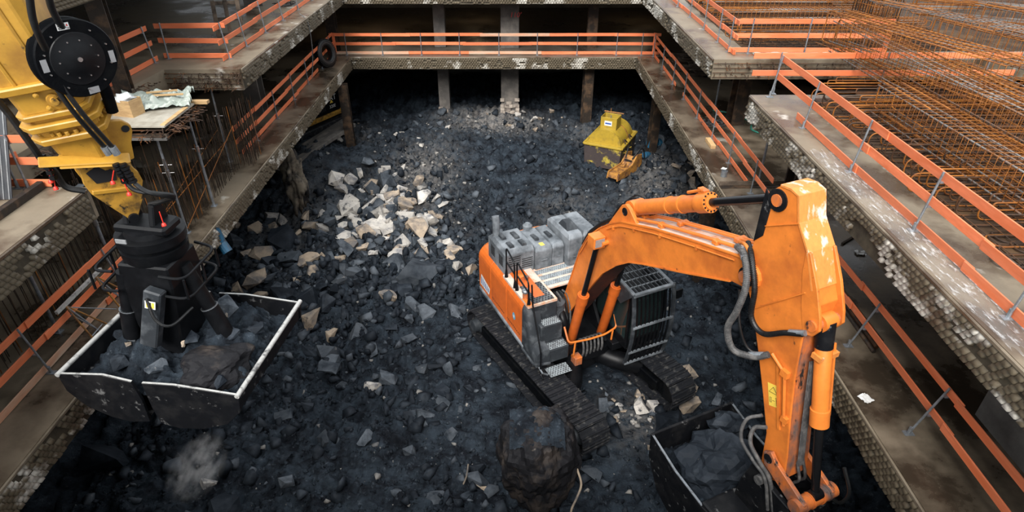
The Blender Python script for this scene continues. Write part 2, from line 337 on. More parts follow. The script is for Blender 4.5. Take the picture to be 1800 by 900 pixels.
# ---------------------------------------------------------------- concrete slabs round the pit
ZM, ZU, TM, TU = -8.8, -5.55, .66, .65
XL, XR, YB = -8.5, 6.62, 33.1
def slab(name, poly, ztop, th, mat, par=None):
    m = MB(); m.prism(poly, ztop - th, ztop, 'z'); o = m.build(name, mat, par); tag(o, kind='structure'); return o
slab('floor_left', [(-24, 3), (XL, 3), (XL, YB), (-24, YB)], ZM, TM, M['concrete_wet_shaded'])
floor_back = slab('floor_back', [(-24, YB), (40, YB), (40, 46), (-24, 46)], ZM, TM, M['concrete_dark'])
slab('floor_right', [(XR, 3), (40, 3), (40, YB), (XR, YB)], ZM, TM, M['concrete_wet_shaded'])
slab('ceiling_left', [(-24, 3), (XL, 3), (XL, 11.2), (-24, 11.2)], ZU, TU, M['concrete'])
slab('ceiling_left_far', [(-24, 11.25), (-11.0, 11.25), (-11.0, 17.6), (-10.85, 19.4), (XL, 19.4), (XL, YB), (-24, YB)], ZU, TU, M['concrete'])
slab('ceiling_back', [(-24, YB), (40, YB), (40, 46), (-24, 46)], ZU, TU, M['formply_shaded'])  # far slab coloured dark in place of the shade between the cages
slab('ceiling_right_far', [(XR, 20.55), (40, 20.55), (40, YB), (XR, YB)], ZU, TU, M['concrete'])
slab('ceiling_right', [(XR, 3), (40, 3), (40, 16.95), (XR, 16.95)], ZU, TU, M['concrete'])
slab('ceiling_upper_left', [(-24, 12.5), (-10.3, 12.5), (-10.3, 46), (-24, 46)], -2.3, .65, M['bare_concrete'])
for nm, a, b in (('wall_back', (-24, 45.8, -15.5), (40, 46.2, -5.6)), ('wall_left', (-24.2, 3, -15.5), (-23.8, 46, -2.3)), ('wall_right', (39.8, 3, -15.5), (40.2, 46, -5.6)), ('wall_front', (-24, 2.6, -15.5), (40, 3.0, -5.6))):
    tag(MB().bb(a, b).build(nm, M['bare_concrete']), kind='structure')
tag(MB().bb((-24, 3, -15.2), (40, 46, -14.9)).build('floor_pit_base', M['edge_back']), kind='structure')

# dimpled pour faces: every dimple a wedge of its own
def edge_relief(name, A, B, ztop, th, seed, gap=.05, holes=.0, top=.07, W=.135, H=.092):
    r = np.random.default_rng(seed); A = np.array(A, float); B = np.array(B, float); L = np.linalg.norm(B - A); d = (B - A) / L; n = np.array([d[1], -d[0]])
    rows = int((th - top) / H); V = []; T = []
    for j in range(rows):
        zt = ztop - top - j * H; k = int(L / W)
        s0 = (np.arange(k) + (.5 if j % 2 else 0)) * W; s0 = s0[s0 + W < L]
        hole = vnoise(s0 * .9 + seed * 7, np.full(len(s0), j * .35 + seed), 21) + .25 * r.random(len(s0)) > (.5 - holes)
        keep = (r.random(len(s0)) > gap) & ~hole
        for s in s0[keep]:
            w = W * .94; pr = .06 + .03 * r.random(); b = len(V)
            def P(t, dz, o): q = A + d * (s + t) + n * o; return (q[0], q[1], zt + dz)
            V += [P(.0, 0, 0), P(w, 0, 0), P(.0, -H * .97, 0), P(w, -H * .97, 0), P(.012, -H * .12, pr * .3), P(w - .012, -H * .12, pr * .3), P(.012, -H * .82, pr), P(w - .012, -H * .82, pr)]
            T += [(b, b + 1, b + 5, b + 4), (b + 4, b + 5, b + 7, b + 6), (b + 6, b + 7, b + 3, b + 2), (b, b + 4, b + 6, b + 2), (b + 1, b + 3, b + 7, b + 5)]
    o = link(name, np_mesh(name, V, T, M['edge'])); tag(o, kind='structure')
    # dark backing strip and a smooth top lip
    m = MB(); a3 = Vector((A[0], A[1], ztop - th / 2 - top / 2 + .0)); b3 = Vector((B[0], B[1], ztop - th / 2 - top / 2)); off = Vector((n[0], n[1], 0)) * .003
    m.beam(a3 + off, b3 + off, .006, th - top); m.build('edge_backing', M['edge_back'], o)
    m = MB(); a3 = Vector((A[0], A[1], ztop - top / 2 - .002)); b3 = Vector((B[0], B[1], ztop - top / 2 - .002)); off = Vector((n[0], n[1], 0)) * .022
    m.beam(a3 + off, b3 + off, .044, top).build('edge_lip', M['concrete'], o, bevel=.012)
    return o
edge_relief('trim_1', (XL, 4.5), (XL, 33.0), ZM, TM, 1)
edge_relief('trim_2', (XL, YB), (XR, YB), ZM, TM, 2)
edge_relief('trim_3', (XR, 33.0), (XR, 4.5), ZM, TM, 3)
edge_relief('trim_4', (XL, 4.5), (XL, 11.1), ZU, TU, 4)
edge_relief('trim_5', (XL, 19.5), (XL, YB), ZU, TU, 5)
edge_relief('trim_6', (XL, YB), (XR, YB), ZU, TU, 6)
edge_relief('trim_7', (XR, YB), (XR, 20.6), ZU, TU, 7, holes=.10)
edge_relief('trim_8', (XR, 16.9), (XR, 4.5), ZU, TU, 8, holes=.12)
edge_relief('trim_9', (-10.3, 12.6), (-10.3, 40), -2.3, .65, 9)

# torn slab fronts with short bars sticking out
def torn_front(A, B, zt, th, out, n, seed, mat='rebar_dark'):
    r = random.Random(seed); A = Vector((*A, 0)); B = Vector((*B, 0)); o = Vector((*out, 0)); m = MB()
    for i in range(n):
        p = A.lerp(B, r.random()); z = zt - r.uniform(.08, th - .05); p.z = z; L = r.uniform(.06, .26)
        q = p + o * L + Vector((r.uniform(-.05, .05), r.uniform(-.05, .05), r.uniform(-.12, .06))); m.tube([p, q], .011, 4)
    for k in range(4):
        z = zt - .12 - k * (th - .2) / 3; a = A + o * .035; b = B + o * .035; a.z = b.z = z; m.tube([a, b], .013, 4)
    ob = m.build('edge_bars', M[mat]); tag(ob, kind='structure'); ob.name = 'trim_bars'
    return ob
torn_front((-10.85, 19.38), (XL, 19.38), ZU, TU, (0, -1), 150, 1)
torn_front((-10.98, 13), (-10.98, 19), ZU, TU, (1, 0), 160, 2)
torn_front((XR, 20.53), (13, 20.53), ZU, TU, (0, -1), 170, 3)
# ---------------------------------------------------------------- columns
def h_column(x, y, z0, z1, w, label, rz=0., mat='column_steel', group=None):
    o = empty('steel_column', (x, y, z0), rz, label, 'column', group); t = w * .12; H = z1 - z0
    MB().bb((-w / 2, -w / 2, 0), (w / 2, -w / 2 + t, H)).build('flange', M[mat], o)
    MB().bb((-w / 2, w / 2 - t, 0), (w / 2, w / 2, H)).build('flange', M[mat], o)
    MB().bb((-t / 2, -w / 2 + t, 0), (t / 2, w / 2 - t, H)).build('web', M[mat], o)
    return o
def sq_column(x, y, z0, z1, w, d, label, mat='column_concrete', brick_h=0.):
    o = empty('concrete_column', (x, y, z0), 0, label, 'column')
    MB().bb((-w / 2, -d / 2, 0), (w / 2, d / 2, z1 - z0)).build('shaft', M[mat], o, bevel=.02)
    if brick_h:
        r = random.Random(int(x * 100)); z = 0.; k = 0
        while z < brick_h:
            h = r.uniform(.15, .2); xx = -w / 2 - .05
            while xx < w / 2 + .04:
                L = min(r.uniform(.22, .38), w / 2 + .06 - xx)
                if r.random() < 1.05 - .55 * z / brick_h:
                    MB().bb((xx, -d / 2 - r.uniform(.07, .11), z), (xx + L - .015, -d / 2 + .02, z + h - .015)).build('stone', M['brick'], o, bevel=.012)
                xx += L
            z += h
    return o
cb = ZM - TM; ub = ZU - TU
sq_column(-3.9, 35.3, -13.4, cb, .62, .62, 'grey concrete column with pale broken stone foot, left of the wide column', brick_h=1.1)
sq_column(-.12, 35.2, -13.3, cb, 1.0, .9, 'widest grey column with pale stone casing round its foot, back of pit', brick_h=1.7)
h_column(4.2, 34.0, -13.6, cb, .52, 'slim dark steel column standing in the back of the pit left of the yellow skip', .1)
sq_column(-3.95, 35.3, ZM, ub, .62, .62, 'grey concrete column behind the back railing, left of the one with red marking')
cw = sq_column(-.12, 35.2, ZM, ub, 1.0, .9, 'wide grey concrete column behind the back railing with red painted number')
h_column(4.35, 35.0, ZM, ub, .52, 'dark steel column behind the back railing near its right end')
h_column(-9.55, 34.2, ZM, ub, .5, 'brown steel column behind the left end of the back railing')
h_column(-10.35, 24.5, ZM, ub, .62, 'grey steel column standing on the left middle floor behind the railing', mat='column_concrete')
h_column(8.75, 23.4, ZM, ub, .52, 'rusty black steel column on the right middle floor in the gap between the slabs', .2)
h_column(8.85, 17.4, ZM, ub, .56, 'black steel column under the near right upper slab edge', .1)
h_column(9.6, 34.2, ZM, ub, .5, 'dark steel column behind the right end of the back railing')
h_column(-8.42, 30.5, -13.4, cb, .44, 'black steel post below the left ledge beside the parked yellow machine', .1)
h_column(7.35, 30.6, -13.6, cb, .42, 'dark brown post below the right ledge beyond the blue drum', .2)
h_column(7.2, 20.0, -14.0, cb, .42, 'dark post below the right ledge behind the orange arm cylinder', .1)
h_column(-9.0, 14.3, -14.3, cb, .42, 'dark post below the left ledge just above the clamshell bucket', .2)
h_column(-10.95, 17.3, ZU, -2.95, .42, 'dark rusted column standing beside the plywood deck behind the hose reel', .3)
h_column(-11.4, 29.0, ZU, -2.95, .6, 'dark grey column on the upper left floor beside the leaning pallet', mat='column_concrete')
h_column(-10.6, 14.6, ZM, ZU - .35, .45, 'brown steel column below the small plywood deck')
# plastered pile stub under the left ledge
def blob(name, c, s, mat, seed, lab=None, cat=None, sub=4, amp=.25, freq=1.2, amp2=.08, group=None, flat=False):
    bm = bmesh.new(); bmesh.ops.create_icosphere(bm, subdivisions=sub, radius=1)
    for v in bm.verts:
        n = v.co.normalized(); o = Vector((seed * 3.1, seed * 1.7, seed * 2.3))
        k = 1 + amp * mnoise.noise(n * freq + o) * 1.6 + amp2 * mnoise.noise(n * freq * 3.7 + o) * 1.6 + amp2 * .45 * mnoise.noise(n * freq * 10 + o) * 1.6
        v.co = Vector((n.x * s[0] * k, n.y * s[1] * k, n.z * s[2] * k))
    me = bpy.data.meshes.new(name)
    if not flat:
        for f in bm.faces: f.smooth = True
    bm.to_mesh(me); bm.free(); o = link(name, me, mat); o.location = c
    return tag(o, lab, cat, group)
blob('pile_stub', (-9.45, 24.5, -11.7), (.42, .45, 1.5), M['mortar'], 3, 'pale mortar covered pile stub under the left ledge, light brown and lumpy', 'pile', amp=.5, amp2=.2, freq=1.9)
# red painted number on the wide column
def text_part(txt, size, mat, parent, loc, rot, name='lettering', shear=0., depth=.002):
    cu = bpy.data.curves.new(name, 'FONT'); cu.body = txt; cu.size = size; cu.extrude = depth; cu.align_x = 'CENTER'; cu.align_y = 'CENTER'; cu.shear = shear; cu.resolution_u = 3
    t = bpy.data.objects.new(name, cu); COL.objects.link(t); bpy.context.view_layer.update()
    dg = bpy.context.evaluated_depsgraph_get(); me = bpy.data.meshes.new_from_object(t.evaluated_get(dg)); bpy.data.objects.remove(t); bpy.data.curves.remove(cu)
    me.materials.clear(); o = link(name, me, mat, parent); o.location = loc; o.rotation_euler = rot; return o
text_part("110'", .36, M['print_red'], cw, (.30, -.453, 1.75), (math.pi / 2, 0, 0), 'painted_number', .15)

# ---------------------------------------------------------------- guard rails
def fence(label, A, B, z, posts, side=1, tilt=0., rows=(.10, .57, 1.03), splits=None, over=.35, mat='board', lengths=4.0, seed=0, bw=.155, skip=()):
    A = Vector((*A, 0)); B = Vector((*B, 0)); d = B - A; L = d.length; rz = math.atan2(d.y, d.x); r = random.Random(seed)
    o = empty('guard_rail', (A.x, A.y, z), rz, label, 'railing', 'orange guard rails')
    tl = lambda h: tilt * h / 1.1
    for p in posts:
        m = MB(); m.tube([(p, 0, .0), (p, tl(1.13), 1.13)], .021, 8)
        for h in rows: m.bb((p - .03, min(0, side * .075) + tl(h), h - .10), (p + .03, max(0, side * .075) + tl(h), h - .075))
        q = m.build('post', M['steel'], o)
        m = MB(); m.bb((p - .06, -.09 - (side < 0) * .0, 0), (p + .06, .09, .014)); m.cyl((p, 0, 0), (p, 0, .16), .03, n=8); m.build('foot_plate', M['steel'], q)
    for j, h in enumerate(rows):
        s = -over + r.uniform(-.1, .1)
        segs = splits[j] if splits and splits[j] is not None else None
        if segs is None:
            segs = []
            while s < L + over - .3:
                e = min(s + lengths * r.uniform(.85, 1.1), L + over); segs.append((s, e)); s = e - r.uniform(.12, .3)
        for i, (a, b) in enumerate(segs):
            y = side * (.042 + .030 * (i % 2)) + tl(h); j1, j2 = r.uniform(-.012, .012), r.uniform(-.012, .012)
            mm = mat if not (mat == 'board' and r.random() < .04) else 'board_pale'
            MB().beam((a, y, h + j1), (b, y, h + j2), .028, bw).build('board', M[mm], o, bevel=.004)
    return o
f = fence('long orange guard rail along the back edge of the middle floor', (-9.3, 33.45), (7.45, 33.45), ZM, [p + 9.3 for p in (-8.75, -6.85, -4.79, -2.77, -.69, 1.33, 3.44, 5.52, 6.85)], 1, seed=1)
MB().bb((-.12, .02, .1), (.02, .06, 1.12)).build('end_board', M['board'], f); MB().bb((16.72, .02, .1), (16.86, .06, 1.12)).build('end_board', M['board'], f)
fence('orange guard rail along the left middle ledge behind the tyre', (-9.4, 33.3), (-9.4, 20.4), ZM, [33.3 - p for p in (32.7, 30.9, 28.4, 26.2, 23.9, 21.6)], -1, seed=2, splits=(((.2, 1.2), (2.9, 6.4), (6.3, 9.4), (9.2, 13.0)), None, None))
f = fence('orange guard rail along the left ledge behind the white bucket rim', (-9.36, 12.95), (-9.36, 3.5), ZM, [.72, 3.63, 6.6], -1, tilt=-.2 * -1 * -1, seed=3, lengths=5, splits=(((-.6, 1.4), (1.3, 5.5), (5.4, 9.6)), ((-.1, 3.2), (3.0, 9.5)), ((-.3, 3.4), (1.2, 6), (5.8, 9.6))))
fence('orange guard rail along the far part of the right middle ledge', (7.42, 33.3), (7.42, 16.4), ZM, [33.3 - p for p in (33.08, 30.8, 28.4, 26.25, 23.95, 21.75, 19.6, 17.3)], 1, seed=4, splits=(((.3, 1.5), (2.2, 4.5), (4.9, 5.3), (6.6, 9.5), (9.4, 12.2), (12.1, 15.4)), None, None))
fence('orange guard rail along the near right middle ledge with black slanted posts', (7.2, 14.2), (7.2, 3.4), ZM, [4.06, 6.46, 9.3], 1, tilt=.32, seed=5, rows=(.56, 1.02), lengths=3.6)
f = fence('thick orange guard rail along the near right upper slab', (7.1, 16.9), (7.1, 3.4), ZU, [.15, 2.47, 4.98, 7.42, 9.9], 1, tilt=.12, seed=6, splits=(((1.9, 5.1), (4.9, 8.9), (8.7, 13.6)), ((.05, 5.2), (5.0, 9), (8.8, 13.6)), ((.02, 5.6), (5.4, 13.6))), bw=.17)
fence('orange guard rail across the far end of the near right upper slab', (7.0, 17.05), (13.5, 17.05), ZU, [.3, 3.2, 6.0], 1, seed=7, rows=(.57, 1.03), lengths=5)
fence('orange guard rail along the side of the far right upper slab', (7.35, 32.5), (7.35, 21.35), ZU, [1.2, 3.4, 5.6, 7.8, 9.7, 11.0], 1, seed=8)
f = fence('orange guard rail across the front of the far right upper slab', (7.4, 21.3), (12.4, 21.3), ZU, [.55, 2.45, 4.35], 1, seed=9, lengths=6, over=.1)
MB().bb((5.05, .02, .0), (5.2, .06, 1.1)).build('end_board', M['board'], f)
fence('orange guard rail along the edge of the upper left floor by the pallet', (-9.27, 20.6), (-9.27, 33.3), ZU, [.05, 1.6, 3.6, 5.7, 7.8, 9.9, 12.0], 1, tilt=.08, seed=10)
fence('short shaded orange guard rail across the notch of the upper left floor', (-11.3, 20.6), (-9.3, 20.6), ZU, [.05], 1, tilt=.05, seed=11, over=.1, lengths=3)
fence('three board orange guard rail beside the dark column near the hose reel', (-11.5, 16.6), (-11.45, 20.3), ZU, [3.5], 1, tilt=.1, seed=12, over=.1, lengths=5)
fence('orange guard rail in front of the striped metal sheet on the near left slab', (-9.85, 11.3), (-9.9, 5.0), ZU, [.15], -1, seed=13, lengths=6, over=.15, splits=(((.5, 6),), None, None))
fence('short orange guard rail at the end of the near left slab behind the yellow arm', (-11.6, 11.95 - .8), (-9.3, 11.15), ZU, [1.95], 1, seed=14, lengths=4, over=.1)
# litter and objects on the slabs
def prop(x, y, z0, z1, label, r=.03, rz=0.):
    o = empty('steel_prop', (x, y, z0), rz, label, 'prop', 'steel props'); H = z1 - z0
    MB().cyl((0, 0, .02), (0, 0, H * .62), r * 1.25, n=10).build('outer_tube', M['steel'], o)
    MB().cyl((0, 0, H * .55), (0, 0, H - .02), r, n=10).build('inner_tube', M['steel'], o)
    m = MB(); m.bb((-.08, -.08, 0), (.08, .08, .02)); m.build('foot_plate', M['steel'], o)
    MB().bb((-.08, -.08, H - .02), (.08, .08, H)).build('head_plate', M['steel'], o)
    m = MB(); m.cyl((0, 0, H * .60), (0, 0, H * .66), r * 1.7, n=10); m.tube([(-.16, 0, H * .63), (.16, .03, H * .63)], .008, 6); m.build('collar', M['bright'], o)
    return o
prop(-9.72, 12.6, ZM, ub, 'leaning-looking grey steel prop beside the lower left railing end'); prop(-10.0, 10.6, ZM, ub, 'grey steel prop under the near left slab beside dark bars')
prop(-9.05, 14.9, ZM, ZU - .35, 'steel prop under the front corner of the plywood deck'); prop(-9.35, 15.4, ZM, ZU - .35, 'steel prop second from the front under the plywood deck')
prop(-8.95, 16.5, ZM, ZU - .35, 'steel prop under the far corner of the plywood deck'); prop(-9.7, 19.7, ZM, ub, 'steel prop with red and white collar among the starter bars', .03)
prop(8.5, 25.2, ZM, ub, 'tall grey prop between the right railing and the rusty column'); prop(7.85, 17.9, ZM, ub, 'dark steel prop below the near right slab corner')
def tyre():
    o = empty('tyre', (-9.12, 31.2, ZM), math.radians(-28), 'black tyre leaning on the left railing at the back corner', 'tyre')
    R, r = .50, .17; m = MB(); rings = []
    for i in range(40):
        a = 2 * math.pi * i / 40; c = Vector((0, math.cos(a) * R, math.sin(a) * R + R + r))
        e = Vector((0, math.cos(a), math.sin(a))); q = []
        for k in range(14):
            b = 2 * math.pi * k / 14; s = abs(math.cos(b)) ** .6 * (1 if math.cos(b) > 0 else -1); t = abs(math.sin(b)) ** .6 * (1 if math.sin(b) > 0 else -1)
            q.append(c + e * (r * .95 * s) + Vector((1, 0, 0)) * (r * 1.05 * t))
        rings.append(q)
    m.loft(rings, cap=False, closed=True); m.build('carcass', M['rubber'], o, smooth=True)
    m = MB()
    for i in range(44):
        a = 2 * math.pi * i / 44
        for s in (-1, 1):
            a2 = a + (.07 if s > 0 else 0); R2 = R + r * .97
            m.box((s * .075, math.cos(a2) * R2, math.sin(a2) * R2 + R + r), (.11, .05, .05), Matrix.Rotation(a2, 3, 'X'))
    m.build('tread', M['rubber'], o)
    for s in (-1, 1):
        m = MB(); m.tube([(s * .17, math.cos(2 * math.pi * i / 36) * (R - .02), math.sin(2 * math.pi * i / 36) * (R - .02) + R + r) for i in range(36)], .016, 6, closed=True); m.build('sidewall_ring', M['grey_hose'], o)
    o.rotation_euler = (0, math.radians(-12), math.radians(-24))
tyre()
def pallet():
    o = empty('pallet', (-10.35, 23.6, ZU), 0, 'weathered timber pallet leaning upright on the upper left floor', 'pallet')
    for x in (-.42, 0, .42): MB().bb((x - .07, -.03, 0), (x + .07, 0, 1.25)).build('plank', M['old_timber'], o, bevel=.005)
    for z in (.08, .62, 1.17): MB().bb((-.5, .0, z - .06), (.5, .09, z + .06)).build('bearer', M['old_timber'], o, bevel=.005)
    o.rotation_euler = (math.radians(-14), 0, math.radians(12))
pallet()
# small plywood deck with tarp and crate
def deck():
    o = empty('plywood_deck', (-9.75, 15.5, ZU - .35), 0, 'small raised plywood deck with ragged bars round its edge, left of pit', 'platform')
    MB().bb((-1.25, -.95, .31), (1.2, .9, .35)).build('plywood_sheet', M['plywood'], o)
    for y in (-.9, -.3, .3, .85): MB().bb((-1.2, y - .05, .0), (1.2, y + .05, .12)).build('bearer', M['old_timber'], o)
    for k, (a, b) in enumerate((((-1.25, -1.0), (1.15, -1.0)), ((1.22, -.98), (1.22, .9)))):
        for z in (.06, .15, .24):
            MB().tube([(a[0], a[1], z), (b[0], b[1], z + .02)], .014, 5).build('edge_bar', M['rebar_dark'], o)
    r = random.Random(4); m = MB()
    for i in range(110):
        if r.random() < .5: p = Vector((r.uniform(-1.2, 1.2), -.95, r.uniform(.02, .3))); q = p + Vector((r.uniform(-.08, .08), -r.uniform(.05, .2), r.uniform(-.14, .05)))
        else: p = Vector((1.2, r.uniform(-.9, .9), r.uniform(.02, .3))); q = p + Vector((r.uniform(.08, .3), r.uniform(-.08, .08), r.uniform(-.12, .08)))
        m.tube([p, q], .011, 4)
    b = m.build('bar_ends', M['rebar_dark'], o); b['kind'] = 'stuff'
    MB().bb((-1.25, -1.02, 0), (1.2, -.96, .07)).build('edge_board', M['bare_concrete'], o)
    MB().bb((1.08, -.9, .35), (1.2, .4, .37)).build('plank', M['timber'], o); MB().bb((.9, .75, .32), (1.55, .92, .40)).build('plank', M['timber'], o)
deck()
def crate():
    p = uz(217, 203, ZU); o = empty('wooden_crate', (p.x + .1, p.y + .1, ZU), math.radians(-14), 'open pale plywood box full of plastic on the plywood deck', 'crate')
    w, d, h = .62, .42, .42
    for a, b in (((-w / 2, -d / 2, 0), (w / 2, -d / 2 + .02, h)), ((-w / 2, d / 2 - .02, 0), (w / 2, d / 2, h)), ((-w / 2, -d / 2 + .02, 0), (-w / 2 + .02, d / 2 - .02, h)), ((w / 2 - .02, -d / 2 + .02, 0), (w / 2, d / 2 - .02, h))):
        MB().bb(a, b).build('side_board', M['timber'], o)
    MB().bb((-w / 2 + .02, -d / 2 + .02, 0), (w / 2 - .02, d / 2 - .02, .02)).build('base_board', M['timber'], o)
    t = blob('plastic_bag', (p.x + .1, p.y + .1, ZU + .38), (.25, .16, .14), M['white'], 5, 'crumpled white plastic stuffed in the wooden crate', 'bag', 3, .5, 2, .2); t.rotation_euler = (0, 0, .5)
crate()
def cloth(name, c, sx_, sy_, rz, mat, amp, seed, n=60, wire=.0, label=None, cat=None):
    V = []; r = np.random.default_rng(seed); a = np.linspace(-.5, .5, n); X, Y = np.meshgrid(a, a)
    edge = 1 - .22 * np.abs(vnoise(X * 5 + 9, Y * 5, seed)) 
    Z = amp * (np.abs(vnoise(X * 4 + 3, Y * 9, seed + 1)) * 1.5 + np.abs(vnoise(X * 11, Y * 14 + 5, seed + 2)) * .7 + .3 * np.abs(vnoise(X * 25, Y * 25, seed + 3)))
    m = (np.abs(X + .08 * np.sin(Y * 9)) < .47) & (np.abs(Y + .08 * np.sin(X * 8)) < .46)
    V = np.stack([X * sx_ * edge, Y * sy_ * edge, Z + .008], -1).reshape(-1, 3); id_ = np.arange(n * n).reshape(n, n)
    q = np.stack([id_[:-1, :-1], id_[:-1, 1:], id_[1:, 1:], id_[1:, :-1]], -1).reshape(-1, 4)
    me = np_mesh(name, V, q, mat, False); o = link(name, me); o.location = c; o.rotation_euler = (0, 0, rz); return tag(o, label, cat)
p = uz(280, 185, ZU); cloth('plastic_sheet', (p.x - .1, p.y + .1, ZU + .01), 1.8, 1.25, .3, M['tarp'], .3, 31, label='crumpled pale green plastic sheeting lying on the plywood deck', cat='sheeting')
for k, (u, v, a, lab) in enumerate(((290, 178, .5, 'loose plank lying on the plastic sheeting, further one'), (300, 184, .35, 'loose plank lying on the plastic sheeting, nearer one'))):
    p = uz(u, v, ZU); o = MB().box((0, 0, 0), (.75, .09, .03)).build('plank', M['timber']); o.location = (p.x, p.y, ZU + .27); o.rotation_euler = (0, .06, a); tag(o, lab, 'plank')
# starter bars on the left ledge: every bar its own part
def starters(name, label, xs_, ys_, n, hmin, hmax, seed, z=ZM, rows=2, mat='column_steel', lean=.05):
    o = empty('starter_bars', (xs_[0], ys_[0], z), 0, label, 'rebar'); r = random.Random(seed)
    for i in range(n):
        t = (i // rows) / max(1, n // rows - 1); x = (xs_[1] - xs_[0]) * t + (i % rows) * .16 + r.uniform(-.03, .03); y = (ys_[1] - ys_[0]) * t + r.uniform(-.04, .04); h = r.uniform(hmin, hmax)
        MB().tube([(x, y, 0), (x + r.uniform(-lean, lean), y + r.uniform(-lean, lean), h)], .0105, 5, cap=False).build('bar', M['rebar'] if r.random() < .06 else M[mat], o)
    return o
o = starters('a', 'row of thin brown upright bars on the left ledge below the plywood deck', (-9.15, -9.35), (13.3, 19.2), 72, 1.6, 2.35, 1)
for a, b in (((-.3, .5, .5), (-.5, 6, 1.3)), ((.1, 1, 1.0), (-.1, 5.7, 1.1)), ((.2, 1.5, .2), (.1, 5.9, 1.5))): MB().tube([a, b], .012, 5).build('cross_bar', M['rebar'], o)
starters('b', 'dense clump of upright bars beside the left railing end', (-9.25, -9.4), (19.4, 20.7), 44, 1.7, 2.3, 2, rows=4)
starters('c', 'dark row of upright bars behind the first row of bars on the left ledge', (-10.0, -10.1), (13.0, 19.5), 44, 1.7, 2.4, 3)
starters('d', 'dark wall of upright bars under the near left slab', (-10.5, -10.6), (8.8, 14), 64, 2.2, 2.55, 4)
# trestle
def trestle():
    o = empty('trestle', (-9.12, 10.95, ZM), 0, 'rusty folding steel trestle leaning on the lower left railing', 'trestle')
    MB().bb((-.31, -.82, .86), (-.25, .82, .93)).build('top_rail', M['white_bar'], o)
    for y in (-.55, .55):
        MB().tube([(-.27, y, .87), (.10, y - .10, .0)], .021, 8).build('leg', M['rust_yellow'], o); MB().tube([(-.27, y, .87), (.02, y + .22, .0)], .021, 8).build('leg', M['steel'], o)
        MB().tube([(-.26, y + .03, .84), (.12, y + .42, .03)], .018, 8).build('leg', M['rust_yellow'], o)
        MB().tube([(-.20, y - .05, .70), (.0, y + .18, .12)], .014, 6).build('brace', M['steel'], o)
        MB().tube([(.06, y - .08, .12), (.05, y + .33, .12)], .014, 6).build('crossbar', M['steel'], o)
    MB().tube([(-.24, -.5, .8), (.05, .35, .1)], .014, 6).build('diagonal_brace', M['steel'], o)
trestle()
def cor_sheet():
    o = empty('corrugated_sheet', (-9.62, 10.62, ZU), 0, 'leaning corrugated metal sheet with bright ridges behind the near left railing', 'metal sheet')
    MB().bb((-2.0, 0, .02), (0, .02, 1.85)).build('sheet', M['sheet_dark'], o)
    for i in range(19):
        x = -2.0 + i * .108; MB().bb((x, -.012, .02), (x + .022, 0, 1.85)).build('ridge', M['silver'], o)
    o.rotation_euler = (math.radians(-27), 0, 0)
cor_sheet()
o = MB().bb((-9.42, 5, ZU), (-9.30, 11.15, ZU + .16)).build('kerb_board', M['column_steel'], bevel=.01); tag(o, 'rust brown kerb plank lying along the near left slab edge', 'plank')
o = MB().tube([(-8.62, 15.5, -8.95), (-8.5, 15.45, -9.45), (-8.32, 15.35, -9.72)], .15, 14).build('blue_pipe', M['blue']); tag(o, 'short blue plastic pipe hanging below the left ledge', 'pipe')
# right side: plank stack, cable, block, can, beam, pipes, litter
r = random.Random(9)
for i in range(44):
    k = i % 11; L = r.uniform(1.6, 3.6); o = MB().box((0, 0, 0), (L, r.uniform(.12, .24), .045)).build('plank', M['old_timber'], bevel=.004)
    o.location = (9.9 + r.uniform(-.5, .6), 29.6 + (i // 11) * .75 + r.uniform(-.2, .2), ZM + .03 + k * .055); o.rotation_euler = (0, r.uniform(-.02, .02), r.uniform(-.14, .14))
    tag(o, 'weathered plank in the dark timber stack behind the right railing', 'plank', 'planks in the dark timber stack')
def coil(name, c, R, n, mat, label, cat, seed, z=.03, tr=.012):
    r = random.Random(seed); pts = []
    for i in range(n * 14):
        a = 2 * math.pi * i / 14; k = R * (.75 + .25 * math.sin(i * .37 + seed)); pts.append((c[0] + k * math.cos(a) * 1.2 + r.uniform(-.05, .05), c[1] + k * math.sin(a) * .9 + r.uniform(-.05, .05), c[2] + z + .02 * (i % 5)))
    return tag(MB().tube(spline(pts, 2), tr, 5).build(name, M[mat]), label, cat)
coil('cable_coil', (7.95, 23.3, ZM), .42, 7, 'grey_hose', 'tangled grey cable coil behind the right railing', 'cable', 3)
coil('cable_coil', (-10.2, 29.5, ZU), .4, 5, 'rubber', 'tangled black cable heap on the upper left floor behind the railing', 'cable', 5)
o = MB().tube(spline([(8.3, 24.8, 0), (9.0, 24.2, .05), (9.4, 23.4, 0), (9.2, 22.6, 0), (9.7, 21.9, .02)], 6), .03, 6).build('green_hose', M['green']); o.location = (0, 0, ZM + .03); tag(o, 'thin green hose on the right middle floor beside the rusty column', 'hose')
o = MB().box((0, 0, 0), (.18, .75, .14)).build('timber_block', M['timber'], bevel=.008); o.location = (7.22, 21.2, ZM + .07); tag(o, 'yellow timber block lying against the right railing', 'timber block')
m = MB(); m.lathe([(0, .0), (0, .10), (.2, .10), (.2, .085), (.03, .085), (.03, 0)], (6.95, 18.55, ZM), n=20); tag(m.build('paint_can', M['steel'], smooth=True), 'small grey tin can on the right ledge', 'can')
o = empty('steel_beam', (6.6, 17.75, ZM), .02, 'long flat steel angle lying across the right ledge', 'beam'); MB().bb((0, -.1, 0), (4.2, .1, .02)).build('base_flange', M['column_steel'], o); MB().bb((0, .08, .02), (4.2, .1, .16)).build('upright_flange', M['old_timber'], o)
for k in range(4):
    o = MB().tube([(7.62 + k * .10, 9.9 + .1 * k, ZM + .05 + .03 * (k % 2)), (7.70 + k * .085, 13.4, ZM + .05)], .045, 10).build('steel_pipe', M['rebar_dark'] if k % 2 else M['column_steel']); tag(o, 'long brown pipe in the bundle behind the near right railing', 'pipe', 'pipes behind the near right railing')
